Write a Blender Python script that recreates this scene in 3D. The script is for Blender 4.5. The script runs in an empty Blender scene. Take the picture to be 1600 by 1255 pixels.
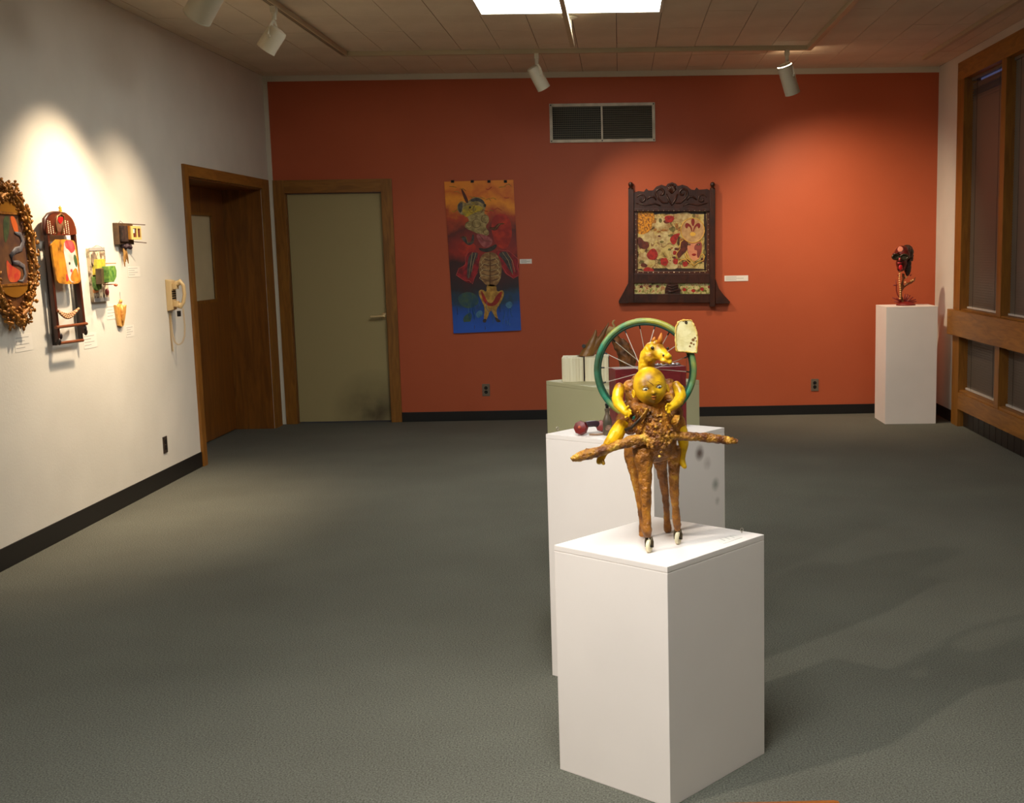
import bpy, bmesh, math, random
from mathutils import Vector, Matrix, Euler, noise
random.seed(7)
D = bpy.data
SC = bpy.context.scene
COL = SC.collection
PI = math.pi

# ------------------------------------------------------------------ camera
F_PX, PX, PY = 1863.13, 1002.20, 650.0
YAW, PITCH, ROLL = 0.0157904, -0.1399193, -0.0162979
CAMP = Vector((3.2147, 0.0, 1.5959))
YB, W, H = 11.222, 6.174, 3.198          # back wall, room width, ceiling height
REAR = -2.6

def cam_axes():
    f = Vector((math.sin(YAW)*math.cos(PITCH), math.cos(YAW)*math.cos(PITCH), math.sin(PITCH)))
    r = Vector((math.cos(YAW), -math.sin(YAW), 0))
    u = r.cross(f)
    return r*math.cos(ROLL)+u*math.sin(ROLL), -r*math.sin(ROLL)+u*math.cos(ROLL), f
CR, CU, CF = cam_axes()
cam_d = D.cameras.new('camera')
cam_d.sensor_fit = 'HORIZONTAL'; cam_d.sensor_width = 36.0
cam_d.lens = F_PX/1600*36.0
cam_d.shift_x = -(PX-800)/1600
cam_d.shift_y = (PY-627.5)/1600
cam_d.clip_start = 0.05; cam_d.clip_end = 100
cam = D.objects.new('camera', cam_d); COL.objects.link(cam)
m = Matrix((CR, CU, -CF)).transposed().to_4x4(); m.translation = CAMP
cam.matrix_world = m
SC.camera = cam

def ray(px, py):
    return CR*((px-PX)/F_PX) - CU*((py-PY)/F_PX) + CF
def at(px, py, y):          # the measured point of the photograph that lies in the vertical plane at depth y
    d = ray(px, py); return CAMP + d*((y-CAMP.y)/d.y)
def atx(px, py, x):
    d = ray(px, py); return CAMP + d*((x-CAMP.x)/d.x)
def atz(px, py, z):
    d = ray(px, py); return CAMP + d*((z-CAMP.z)/d.z)

# ------------------------------------------------------------------ world, view
def lin(v):
    v /= 255.0
    return v/12.92 if v <= 0.04045 else ((v+0.055)/1.055)**2.4
def C(r, g, b, a=1.0):
    return (lin(r), lin(g), lin(b), a)
w = D.worlds.new('dusk'); SC.world = w; w.use_nodes = True
w.node_tree.nodes['Background'].inputs[0].default_value = C(150, 150, 205)
w.node_tree.nodes['Background'].inputs[1].default_value = 0.22
SC.view_settings.view_transform = 'Standard'
SC.view_settings.look = 'None'
SC.view_settings.gamma = 1.0
SC.view_settings.use_curve_mapping = False
SC.view_settings.exposure = 0.6
TROFFER = 10.0         # emission of the fluorescent diffuser in view
TROFFER_FRONT = 15.0  # set brighter: unseen panel added to light the front pedestal
SPOT = 1.0            # multiplier on track heads

# ------------------------------------------------------------------ materials
def nodes_of(mt):
    mt.use_nodes = True
    nt = mt.node_tree
    return nt, nt.nodes['Principled BSDF']
MATS = {}
def mat(name, col, rough=0.6, metal=0.0, col2=None, scale=8.0, detail=4.0, stretch=(1, 1, 1), lo=0.35, hi=0.65,
        bump=0.0, bscale=None, spec=0.5, distort=0.0, tex='noise', alpha=None, trans=0.0, coat=0.0, col3=None):
    if name in MATS: return MATS[name]
    mt = D.materials.new(name); nt, b = nodes_of(mt)
    b.inputs['Base Color'].default_value = col
    b.inputs['Roughness'].default_value = rough
    b.inputs['Metallic'].default_value = metal
    b.inputs['Specular IOR Level'].default_value = spec
    b.inputs['Transmission Weight'].default_value = trans
    b.inputs['Coat Weight'].default_value = coat
    tc = nt.nodes.new('ShaderNodeTexCoord'); mp = nt.nodes.new('ShaderNodeMapping')
    mp.inputs['Scale'].default_value = stretch
    nt.links.new(tc.outputs['Object'], mp.inputs['Vector'])
    if col2 is not None:
        if tex == 'noise':
            t = nt.nodes.new('ShaderNodeTexNoise'); t.inputs['Scale'].default_value = scale
            t.inputs['Detail'].default_value = detail; t.inputs['Distortion'].default_value = distort
            out = t.outputs['Fac']
        elif tex == 'voronoi':
            t = nt.nodes.new('ShaderNodeTexVoronoi'); t.inputs['Scale'].default_value = scale
            out = t.outputs['Color']
        else:
            t = nt.nodes.new('ShaderNodeTexWave'); t.inputs['Scale'].default_value = scale
            t.inputs['Distortion'].default_value = distort; t.inputs['Detail'].default_value = detail
            t.bands_direction = tex[-1].upper()
            out = t.outputs['Fac']
        nt.links.new(mp.outputs['Vector'], t.inputs['Vector'])
        cr = nt.nodes.new('ShaderNodeValToRGB')
        cr.color_ramp.elements[0].position = lo; cr.color_ramp.elements[0].color = col
        cr.color_ramp.elements[1].position = hi; cr.color_ramp.elements[1].color = col2
        if col3 is not None:
            e = cr.color_ramp.elements.new(min(hi+0.11, 0.99)); e.color = col3
        nt.links.new(out, cr.inputs['Fac']); nt.links.new(cr.outputs['Color'], b.inputs['Base Color'])
    if bump:
        n2 = nt.nodes.new('ShaderNodeTexNoise'); n2.inputs['Scale'].default_value = bscale or scale*4
        n2.inputs['Detail'].default_value = 4
        nt.links.new(mp.outputs['Vector'], n2.inputs['Vector'])
        bp = nt.nodes.new('ShaderNodeBump'); bp.inputs['Strength'].default_value = bump; bp.inputs['Distance'].default_value = 0.01
        nt.links.new(n2.outputs['Fac'], bp.inputs['Height']); nt.links.new(bp.outputs['Normal'], b.inputs['Normal'])
    MATS[name] = mt
    return mt
def emit(name, col, s):
    mt = D.materials.new(name); nt, b = nodes_of(mt)
    b.inputs['Base Color'].default_value = (0.8, 0.8, 0.8, 1)
    b.inputs['Emission Color'].default_value = col
    b.inputs['Emission Strength'].default_value = s
    MATS[name] = mt
    return mt

M_white = mat('white_wall_paint', C(222, 216, 204), 0.75, col2=C(212, 206, 194), scale=1.6, bump=0.08, bscale=60)
M_orange = mat('orange_wall_paint', C(186, 90, 55), 0.55, col2=C(179, 85, 51), scale=1.2, bump=0.06, bscale=80, spec=0.35)
M_trim = mat('white_trim_paint', C(214, 204, 186), 0.6)
M_black = mat('black_vinyl_base', C(16, 14, 13), 0.5)
M_tile = mat('ceiling_tile', C(224, 208, 184), 0.85, col2=C(216, 200, 176), scale=3.0, bump=0.25, bscale=140)
M_ceil_gap = mat('ceiling_gap', C(60, 50, 40), 0.9)
M_wood = mat('oak_trim', C(150, 98, 32), 0.42, col2=C(124, 77, 21), scale=5, stretch=(6, 6, 0.7), distort=1.0, detail=6)
M_woodh = mat('oak_horizontal', C(160, 106, 38), 0.42, col2=C(130, 82, 24), scale=5, stretch=(6, 0.7, 6), distort=1.0, detail=6)
M_woodd = mat('oak_door_veneer', C(138, 84, 26), 0.38, col2=C(110, 64, 18), scale=4, stretch=(5, 5, 0.5), distort=1.2, detail=6)
M_track = mat('cream_track_paint', C(190, 172, 140), 0.5)
M_lamp = mat('cream_lamp_paint', C(205, 196, 172), 0.42)
M_dark = mat('dark_metal', C(28, 26, 24), 0.45, 0.6)
M_steel = mat('satin_steel', C(170, 160, 145), 0.35, 0.9)
M_card = mat('white_card', C(232, 226, 218), 0.7)
M_ink = mat('grey_ink', C(150, 144, 138), 0.8)

def carpet():
    mt = D.materials.new('grey_carpet'); nt, b = nodes_of(mt)
    tc = nt.nodes.new('ShaderNodeTexCoord')
    n1 = nt.nodes.new('ShaderNodeTexNoise'); n1.inputs['Scale'].default_value = 170; n1.inputs['Detail'].default_value = 3
    n2 = nt.nodes.new('ShaderNodeTexNoise'); n2.inputs['Scale'].default_value = 1.1; n2.inputs['Detail'].default_value = 5
    for n in (n1, n2): nt.links.new(tc.outputs['Object'], n.inputs['Vector'])
    c1 = nt.nodes.new('ShaderNodeValToRGB')
    c1.color_ramp.elements[0].position = 0.3; c1.color_ramp.elements[0].color = C(74, 74, 66)
    c1.color_ramp.elements[1].position = 0.7; c1.color_ramp.elements[1].color = C(122, 121, 111)
    c2 = nt.nodes.new('ShaderNodeValToRGB')
    c2.color_ramp.elements[0].position = 0.3; c2.color_ramp.elements[0].color = (0.86, 0.85, 0.83, 1)
    c2.color_ramp.elements[1].position = 0.7; c2.color_ramp.elements[1].color = (1.08, 1.08, 1.06, 1)
    mx = nt.nodes.new('ShaderNodeMix'); mx.data_type = 'RGBA'; mx.blend_type = 'MULTIPLY'; mx.inputs[0].default_value = 1
    nt.links.new(n1.outputs['Fac'], c1.inputs['Fac']); nt.links.new(n2.outputs['Fac'], c2.inputs['Fac'])
    nt.links.new(c1.outputs['Color'], mx.inputs[6]); nt.links.new(c2.outputs['Color'], mx.inputs[7])
    nt.links.new(mx.outputs[2], b.inputs['Base Color'])
    b.inputs['Roughness'].default_value = 0.95; b.inputs['Specular IOR Level'].default_value = 0.1
    bp = nt.nodes.new('ShaderNodeBump'); bp.inputs['Strength'].default_value = 0.6; bp.inputs['Distance'].default_value = 0.006
    nt.links.new(n1.outputs['Fac'], bp.inputs['Height']); nt.links.new(bp.outputs['Normal'], b.inputs['Normal'])
    return mt
M_carpet = carpet()

# ------------------------------------------------------------------ mesh builder
ORG = {}
class MB:
    def __init__(s): s.v = []; s.f = []
    def quad_box(s, P8):
        n = len(s.v); s.v += [Vector(p) for p in P8]
        s.f += [tuple(n+i for i in q) for q in ((0, 3, 2, 1), (4, 5, 6, 7), (0, 1, 5, 4), (1, 2, 6, 5), (2, 3, 7, 6), (3, 0, 4, 7))]
        return s
    def box(s, x0, x1, y0, y1, z0, z1):
        return s.quad_box([(x0, y0, z0), (x1, y0, z0), (x1, y1, z0), (x0, y1, z0), (x0, y0, z1), (x1, y0, z1), (x1, y1, z1), (x0, y1, z1)])
    def obox(s, c, size, M=None):
        M = M or Matrix.Identity(3); c = Vector(c); hx, hy, hz = [k/2 for k in size]
        return s.quad_box([c+M@Vector(p) for p in ((-hx, -hy, -hz), (hx, -hy, -hz), (hx, hy, -hz), (-hx, hy, -hz), (-hx, -hy, hz), (hx, -hy, hz), (hx, hy, hz), (-hx, hy, hz))])
    def prism(s, poly, back):       # poly: 3D points, back: extrude vector
        n = len(s.v); k = len(poly); poly = [Vector(p) for p in poly]; back = Vector(back)
        s.v += poly + [p+back for p in poly]
        s.f.append(tuple(range(n, n+k))); s.f.append(tuple(range(n+2*k-1, n+k-1, -1)))
        for i in range(k):
            j = (i+1) % k; s.f.append((n+i, n+k+i, n+k+j, n+j))
        return s
    def sweep(s, pts, radii, n=10, caps=True, ell=None, closed=False):
        pts = [Vector(p) for p in pts]; k = len(pts)
        if not hasattr(radii, '__len__'): radii = [radii]*k
        base = len(s.v); up = None
        for i in range(k):
            if closed: t = pts[(i+1) % k]-pts[i-1]
            else: t = pts[min(i+1, k-1)]-pts[max(i-1, 0)]
            t = t.normalized() if t.length > 1e-9 else Vector((0, 0, 1))
            if up is None:
                a = Vector((0, 0, 1)) if abs(t.z) < 0.9 else Vector((1, 0, 0))
                up = (a-t*a.dot(t)).normalized()
            else:
                u2 = up-t*up.dot(t)
                up = u2.normalized() if u2.length > 1e-6 else up
            side = t.cross(up)
            ru, rs = (radii[i], radii[i]) if ell is None else (radii[i]*ell[0], radii[i]*ell[1])
            for j in range(n):
                a = 2*PI*j/n
                s.v.append(pts[i]+up*math.cos(a)*ru+side*math.sin(a)*rs)
        rng = k if closed else k-1
        for i in range(rng):
            for j in range(n):
                a = base+i*n+j; b = base+i*n+(j+1) % n
                i2 = (i+1) % k
                c = base+i2*n+(j+1) % n; d = base+i2*n+j
                s.f.append((a, b, c, d))
        if caps and not closed:
            s.f.append(tuple(base+j for j in range(n-1, -1, -1)))
            s.f.append(tuple(base+(k-1)*n+j for j in range(n)))
        return s
    def cyl(s, p0, p1, r0, r1=None, n=16): return s.sweep([p0, p1], [r0, r0 if r1 is None else r1], n)
    def sph(s, c, r, nu=14, nv=9, M=None):
        c = Vector(c); r = (r, r, r) if not hasattr(r, '__len__') else r; M = M or Matrix.Identity(3)
        b = len(s.v)
        for i in range(1, nv):
            th = PI*i/nv
            for j in range(nu):
                ph = 2*PI*j/nu
                s.v.append(c+M@Vector((r[0]*math.sin(th)*math.cos(ph), r[1]*math.sin(th)*math.sin(ph), r[2]*math.cos(th))))
        top = len(s.v); s.v.append(c+M@Vector((0, 0, r[2]))); s.v.append(c+M@Vector((0, 0, -r[2])))
        for i in range(nv-2):
            for j in range(nu):
                s.f.append((b+i*nu+j, b+(i+1)*nu+j, b+(i+1)*nu+(j+1) % nu, b+i*nu+(j+1) % nu))
        for j in range(nu):
            s.f.append((top, b+j, b+(j+1) % nu)); s.f.append((top+1, b+(nv-2)*nu+(j+1) % nu, b+(nv-2)*nu+j))
        return s
    def lathe(s, prof, c, axis=(0, 0, 1), n=24):    # prof: (r, h) along the axis
        ax = Vector(axis).normalized(); c = Vector(c)
        a = Vector((1, 0, 0)) if abs(ax.x) < 0.9 else Vector((0, 1, 0))
        u = (a-ax*a.dot(ax)).normalized(); v = ax.cross(u); b = len(s.v); k = len(prof)
        for r, h in prof:
            for j in range(n):
                t = 2*PI*j/n; s.v.append(c+ax*h+(u*math.cos(t)+v*math.sin(t))*max(r, 1e-5))
        for i in range(k-1):
            for j in range(n):
                s.f.append((b+i*n+j, b+i*n+(j+1) % n, b+(i+1)*n+(j+1) % n, b+(i+1)*n+j))
        s.f.append(tuple(b+j for j in range(n-1, -1, -1))); s.f.append(tuple(b+(k-1)*n+j for j in range(n)))
        return s
    def torus(s, c, normal, R, r, n=40, k=10, ell=(1, 1), a0=0.0, a1=2*PI):
        nrm = Vector(normal).normalized(); c = Vector(c)
        a = Vector((0, 0, 1)) if abs(nrm.z) < 0.9 else Vector((1, 0, 0))
        u = (a-nrm*a.dot(nrm)).normalized(); v = nrm.cross(u)
        full = abs(a1-a0-2*PI) < 1e-6
        cnt = n if full else n+1
        pts = [c+(u*math.cos(a0+(a1-a0)*i/n)*ell[0]+v*math.sin(a0+(a1-a0)*i/n)*ell[1])*R for i in range(cnt)]
        return s.sweep(pts, r, k, closed=full)
    def build(s, name, m, parent=None, smooth=None, bevel=0.0, origin=None):
        o0 = Vector(origin) if origin is not None else (ORG[parent.name] if parent is not None else Vector((0, 0, 0)))
        me = D.meshes.new(name); me.from_pydata([tuple(p-o0) for p in s.v], [], s.f); me.update()
        bm = bmesh.new(); bm.from_mesh(me)
        bmesh.ops.recalc_face_normals(bm, faces=bm.faces)
        if bevel: bmesh.ops.bevel(bm, geom=list(bm.edges), offset=bevel, segments=2, profile=0.7, affect='EDGES', clamp_overlap=True)
        bm.to_mesh(me); bm.free()
        if isinstance(m, (list, tuple)):
            for x in m: me.materials.append(x)
        else: me.materials.append(m)
        if smooth:
            for p in me.polygons: p.use_smooth = True
            if smooth == 'auto':
                try: me.set_sharp_from_angle(angle=math.radians(38))
                except Exception: pass
        o = D.objects.new(name, me); COL.objects.link(o)
        if parent is not None: o.parent = parent; ORG[o.name] = o0
        else: o.location = o0 if origin is not None else (0, 0, 0); ORG[o.name] = o0
        return o

def thing(name, loc, label, cat, group=None):
    o = D.objects.new(name, None); COL.objects.link(o); o.location = loc; o.empty_display_size = 0.05
    ORG[o.name] = Vector(loc); tag(o, label, cat, group); return o
def tag(o, label, cat, group=None):
    o['label'] = label; o['category'] = cat
    if group: o['group'] = group
    return o
def struct(o, label=None):
    o['kind'] = 'structure'
    if label: o['label'] = label
    return o
def piece(name, me, loc, parent, rot=None):
    o = D.objects.new(name, me); COL.objects.link(o); o.parent = parent
    o.location = Vector(loc)-ORG[parent.name]
    if rot is not None: o.rotation_euler = rot
    return o
def boxmesh(name, sx, sy, sz, m, bevel=0.0):
    o = MB().box(-sx/2, sx/2, -sy/2, sy/2, -sz/2, sz/2).build(name, m, None, bevel=bevel)
    me = o.data; D.objects.remove(o); return me
def fuse(o, voxel=0.004, smooth=4, disp=0.0, dscale=0.03, disp2=0.0, dscale2=0.01):
    """weld overlapping volumes of one mesh into one continuous skin, then roughen it"""
    r = o.modifiers.new('r', 'REMESH'); r.mode = 'VOXEL'; r.voxel_size = voxel
    if smooth:
        sm = o.modifiers.new('s', 'SMOOTH'); sm.factor = 0.5; sm.iterations = smooth
    dg = bpy.context.evaluated_depsgraph_get()
    me = D.meshes.new_from_object(o.evaluated_get(dg)); old = o.data
    o.modifiers.clear(); o.data = me
    if len(me.materials) == 0:
        for x in old.materials: me.materials.append(x)
    if disp or disp2:
        ns = [v.normal.copy() for v in me.vertices]
        for v, n in zip(me.vertices, ns):
            k = 0.0
            if disp: k += disp*noise.noise(v.co/dscale)
            if disp2: k += disp2*noise.noise(v.co/dscale2+Vector((7, 3, 1)))
            v.co += n*k
    for p in me.polygons: p.use_smooth = True
    me.update(); return o
def roughen(o, amp, sc, amp2=0, sc2=0.01):
    me = o.data; ns = [v.normal.copy() for v in me.vertices]
    for v, n in zip(me.vertices, ns):
        v.co += n*(amp*noise.noise(v.co/sc)+amp2*noise.noise(v.co/sc2))
    me.update(); return o

# ================================================================== THE ROOM
o = MB().box(-0.6, W+0.4, REAR, YB+0.2, -0.12, 0.0).build('floor', M_carpet); struct(o, 'grey green low pile carpet floor')

# --- left wall with the door recess
DY0, DY1, DZ, DX = 9.09, 10.955, 2.18, -0.345
b = MB(); b.box(-0.16, 0, REAR, DY0, 0, H); b.box(-0.16, 0, DY0, DY1, DZ, H); b.box(-0.16, 0, DY1, YB, 0, H)
o = b.build('wall_left', M_white); struct(o, 'white painted wall on the left')
# --- back wall with the door opening
BX0, BX1, BZ = 0.13, 1.04, 2.16
b = MB(); b.box(-0.16, BX0, YB, YB+0.16, 0, H); b.box(BX0, BX1, YB, YB+0.16, BZ, H); b.box(BX1, W+0.16, YB, YB+0.16, 0, H)
o = b.build('wall_back', M_orange); struct(o, 'burnt orange painted end wall')
# --- right wall with the window band
WY0, WY1, WZ0, WZ1 = 5.99, 10.50, 0.0, 3.12
b = MB(); b.box(W, W+0.16, WY1, YB, 0, H); b.box(W, W+0.16, WY0, WY1, WZ1, H); b.box(W, W+0.16, REAR, WY0, 0, H)
o = b.build('wall_right', M_white); struct(o, 'white painted wall on the window side')
o = MB().box(-0.16, W+0.16, REAR-0.16, REAR, 0, H).build('wall_rear', M_white); struct(o, 'white wall behind the viewer')

# --- baseboards
def base(name, x0, x1, y0, y1, h=0.092, extra=()):
    b = MB(); b.box(x0, x1, y0, y1, 0, h)
    for e in extra: b.box(*e)
    return struct(b.build(name, M_black, bevel=0.003), 'black vinyl baseboard')
base('baseboard_left', 0, 0.008, REAR, 9.008, 0.115)
base('baseboard_back', 1.127, W-0.008, YB-0.008, YB)
base('baseboard_right', W-0.008, W, WY1+0.0, YB, 0.105)
# --- white strips along the orange wall
struct(MB().box(0.035, W, YB-0.012, YB, 3.148, H).build('trim_1', M_trim), 'white strip along the top of the orange wall')
struct(MB().box(0, 0.038, YB-0.014, YB, 0.0, H).build('trim_2', M_trim), 'white corner strip beside the orange wall')

# --- ceiling: slab, single tiles over the part in view
TX, TY = 0.3128, 0.6256
ceil = MB().box(-0.16, W+0.16, REAR-0.16, YB+0.16, H+0.012, H+0.15).build('ceiling', M_ceil_gap); struct(ceil, 'ceiling of cream acoustic tiles')
TR = [(2.283, 3.535, 7.224, 8.475)]                      # troffer openings
tme = boxmesh('tile', TX-0.004, TY-0.004, 0.012, M_tile, 0.0018)
xs = [1.345+TX*k for k in range(-5, 17)]; ys = [8.475+TY*k for k in range(-3, 5)]
for yk in ys:
    for xk in xs:
        x0, x1, y0, y1 = max(xk, 0), min(xk+TX, W), yk, min(yk+TY, YB)
        if x1-x0 < 0.02 or y1-y0 < 0.02: continue
        cx, cy = (x0+x1)/2, (y0+y1)/2
        if any(a < cx < b_ and c < cy < d for a, b_, c, d in TR): continue
        drop = random.uniform(-0.0012, 0.0012)
        if x1-x0 > TX-0.01 and y1-y0 > TY-0.01:
            piece('tile', tme, (cx, cy, H+0.006+drop), ceil)
        else:
            t = MB().box(x0+.002, x1-.002, y0+.002, y1-.002, H+drop, H+0.012+drop).build('tile', M_tile, ceil)
NEAR_Y = ys[0]
# nearer tiles, out of view, as one field with fine joints
b = MB()
T2 = [(2.283, 3.535, 2.2, 3.45), (2.283, 3.535, -1.6, -0.35)]
yy = NEAR_Y
while yy > REAR:
    for xk in xs:
        x0, x1, y0, y1 = max(xk, 0), min(xk+TX, W), max(yy-TY, REAR), yy
        if x1-x0 < 0.02 or y1-y0 < 0.02: continue
        b.box(x0+.002, x1-.002, y0+.002, y1-.002, H, H+0.011)
    yy -= TY
o = b.build('tile_field', M_tile, ceil); o['kind'] = 'stuff'

# --- fluorescent troffers
M_diff = emit('lit_diffuser', (0.97, 1.0, 0.96, 1), TROFFER); M_diff2 = emit('lit_diffuser_bright', (0.96, 1.0, 0.99, 1), TROFFER_FRONT)
def troffer(x0, x1, y0, y1, label, drop=0.0, m=M_diff):
    t = thing('ceiling_light', ((x0+x1)/2, (y0+y1)/2, H), label, 'ceiling light', 'square fluorescent ceiling lights')
    b = MB(); z0, z1 = H-0.006-drop, H+0.01
    for a in ((x0, x1, y0, y0+.02), (x0, x1, y1-.02, y1), (x0, x0+.02, y0+.02, y1-.02), (x1-.02, x1, y0+.02, y1-.02)):
        b.box(*a, z0, z1)
    b.build('frame', M_trim, t, bevel=0.001)
    MB().box(x0+.02, x1-.02, y0+.02, y1-.02, H-0.002-drop, H+0.004).build('diffuser', m, t)
troffer(*TR[0], 'square lit fluorescent ceiling panel above the middle of the room')
troffer(2.283, 3.535, 1.6, 2.85, 'unseen square fluorescent ceiling panel added to light the front white pedestal', 0.008, M_diff2)

# --- left door recess (door_1)
d1 = thing('door_1', (DX, (DY0+DY1)/2, 0), 'dark oak door in a panelled recess in the left wall', 'door'); del d1['category']; struct(d1)
b = MB(); CW = 0.085
b.box(-0.002, 0.02, DY0-CW, DY0, 0, DZ+CW)
b.build('casing', M_wood, d1, bevel=0.003)
MB().box(-0.002, 0.02, DY0, DY1, DZ, DZ+CW).build('casing', M_woodh, d1, bevel=0.003)
MB().box(-0.002, 0.02, DY1, DY1+0.19, 0, DZ+CW).build('casing', M_wood, d1, bevel=0.003)
MB().box(DX-0.06, -0.002, DY1-0.014, DY1+0.03, 0, DZ).build('side_panel', M_woodd, d1)
MB().box(DX-0.06, -0.002, DY0-0.03, DY0+0.014, 0, DZ).build('side_panel', M_woodd, d1)
MB().box(DX-0.06, -0.002, DY0-0.03, DY1+0.03, DZ-0.012, DZ+0.03).build('head_panel', M_woodd, d1)
GY0, GY1, GZ0, GZ1 = 9.99, 10.607, 1.20, 1.945
LY0, LY1 = 9.74, 10.937
MB().box(DX-0.09, DX-0.05, DY0-0.03, DY1+0.03, 0, DZ+0.03).build('light_block_panel', M_woodd, d1)  # unseen panel added behind the leaf to stop outside light leaking in
b = MB()
for a in ((LY0, GY0, 0.01, DZ-.014), (GY1, LY1, 0.01, DZ-.014), (GY0, GY1, 0.01, GZ0), (GY0, GY1, GZ1, DZ-.014)):
    b.box(DX-0.045, DX, a[0], a[1], a[2], a[3])
leaf = b.build('leaf', M_woodd, d1)
b = MB(); g = 0.014
for a in ((GY0-g, GY1+g, GZ0-g, GZ0+g), (GY0-g, GY1+g, GZ1-g, GZ1+g), (GY0-g, GY0+g, GZ0+g, GZ1-g), (GY1-g, GY1+g, GZ0+g, GZ1-g)):
    b.box(DX-0.002, DX+0.01, *a)
b.build('glazing_bead', M_wood, leaf)
M_frost = mat('backed_glass', C(214, 200, 160), 0.3, col2=C(206, 192, 152), scale=4)
MB().box(DX-0.03, DX-0.012, GY0, GY1, GZ0, GZ1).build('pane', M_frost, leaf)
MB().box(DX-0.045, DX, DY0+0.01, LY0-0.004, 0.01, DZ-.014).build('leaf', M_woodd, d1)
o = MB().box(DX-0.3, 0.0, DY0-0.03, DY1+0.03, -0.12, 0.0)  # recess floor is part of the carpet slab

# --- back door (door_2)
d2 = thing('door_2', ((BX0+BX1)/2, YB, 0), 'worn cream painted flush door in the orange wall', 'door'); del d2['category']; struct(d2)
MB().box(BX0-0.092, BX0+0.012, YB-0.022, YB+0.003, 0, BZ+0.105).build('casing', M_wood, d2, bevel=0.003)
MB().box(BX1-0.012, BX1+0.087, YB-0.022, YB+0.003, 0, BZ+0.105).build('casing', M_wood, d2, bevel=0.003)
MB().box(BX0+0.012, BX1-0.012, YB-0.022, YB+0.003, BZ-0.012, BZ+0.105).build('casing', mat('oak_across', C(150, 98, 32), 0.42, col2=C(124, 77, 21), scale=5, stretch=(0.7, 6, 6), distort=1, detail=6), d2, bevel=0.003)
b = MB(); b.box(BX0-0.02, BX0+0.018, YB+0.003, YB+0.16, 0, BZ); b.box(BX1-0.018, BX1+0.02, YB+0.003, YB+0.16, 0, BZ); b.box(BX0, BX1, YB+0.003, YB+0.16, BZ-0.018, BZ+0.02)
b.build('jamb', M_woodd, d2)
def door_paint():
    mt = D.materials.new('cream_door_paint'); nt, bs = nodes_of(mt)
    tc = nt.nodes.new('ShaderNodeTexCoord'); n = nt.nodes.new('ShaderNodeTexNoise'); n.inputs['Scale'].default_value = 5; n.inputs['Detail'].default_value = 6
    nt.links.new(tc.outputs['Object'], n.inputs['Vector'])
    sx = nt.nodes.new('ShaderNodeSeparateXYZ'); nt.links.new(tc.outputs['Object'], sx.inputs[0])
    # scuffed patch near the lower right of the leaf: distance to a point, broken up by noise
    vm = nt.nodes.new('ShaderNodeVectorMath'); vm.operation = 'DISTANCE'; vm.inputs[1].default_value = (0.27, 0, 0.1)
    nt.links.new(tc.outputs['Object'], vm.inputs[0])
    ma = nt.nodes.new('ShaderNodeMath'); ma.operation = 'SUBTRACT'; ma.inputs[0].default_value = 0.42; nt.links.new(vm.outputs['Value'], ma.inputs[1])
    mb = nt.nodes.new('ShaderNodeMath'); mb.operation = 'MULTIPLY'; nt.links.new(ma.outputs[0], mb.inputs[0]); nt.links.new(n.outputs['Fac'], mb.inputs[1])
    mc = nt.nodes.new('ShaderNodeMath'); mc.operation = 'MULTIPLY'; mc.inputs[1].default_value = 3.6; mc.use_clamp = True; nt.links.new(mb.outputs[0], mc.inputs[0])
    mx = nt.nodes.new('ShaderNodeMix'); mx.data_type = 'RGBA'; mx.inputs[6].default_value = C(166, 150, 104); mx.inputs[7].default_value = C(66, 54, 34)
    nt.links.new(mc.outputs[0], mx.inputs[0]); nt.links.new(mx.outputs[2], bs.inputs['Base Color']); bs.inputs['Roughness'].default_value = 0.55
    return mt
leaf2 = MB().box(BX0+0.02, BX1-0.02, YB+0.035, YB+0.08, 0.012, BZ-0.02).build('leaf', door_paint(), d2, bevel=0.002)
hx, hz = at(600.5, 494, YB).x, at(600.5, 494, YB).z
b = MB(); b.lathe([(0.034, 0), (0.034, 0.008), (0.028, 0.014), (0.014, 0.016), (0.012, 0.05)], (hx, YB+0.035, hz), (0, -1, 0))
b.sweep([(hx, YB-0.012, hz), (hx-0.02, YB-0.018, hz), (hx-0.125, YB-0.018, hz-0.004)], [0.012, 0.012, 0.01], 10)
b.build('handle', mat('worn_brass', C(214, 188, 138), 0.4, 0.4), leaf2, smooth='auto')

# --- window band on the right wall (window_1)
w1 = thing('window_1', (W, (WY0+WY1)/2, 0), 'oak framed window band with grey blinds along the right wall', 'window'); del w1['category']; struct(w1)
FX0, FX1 = W-0.028, W+0.12
PITCHY = 1.10; OPEN = 0.99
opens = [(10.30-OPEN-PITCHY*k, 10.30-PITCHY*k) for k in range(4)]
MB().box(FX0, FX1, WY0, WY1, 2.97, WZ1).build('header', M_woodh, w1, bevel=0.003)
MB().box(FX0, FX1, 10.30, WY1, 0.0, 2.97).build('jamb', M_wood, w1, bevel=0.003)
for k, (a, c) in enumerate(opens):
    lo = opens[k][0]-0.11 if k < 3 else WY0
    MB().box(FX0+0.004, FX1, lo, a, 0.30, 2.97).build('mullion', M_wood, w1, bevel=0.003)
MB().box(FX0, FX1, WY0, 10.30, 0.155, 0.30).build('bottom_rail', M_woodh, w1, bevel=0.003)
MB().box(FX0+0.012, FX1, WY0, 10.30, 0.30, 0.322).build('sill', M_woodh, w1, bevel=0.003)
MB().box(W-0.075, FX0+0.002, WY0, WY1+0.02, 0.80, 1.02).build('plank_rail', M_woodh, w1, bevel=0.004)
MB().box(FX0+0.012, FX1, WY0, 10.30, 0.79, 1.03).build('transom', M_woodh, w1)
M_toe = mat('dark_toe_tile', C(26, 20, 17), 0.35, col2=C(34, 26, 22), scale=6)
toe = MB().box(W+0.03, W+0.12, WY0, 10.30, 0.0, 0.155).build('toe_recess', M_black, w1)
yy = 10.29; tm = boxmesh('tile', 0.01, 0.145, 0.145, M_toe, 0.002)
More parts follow.
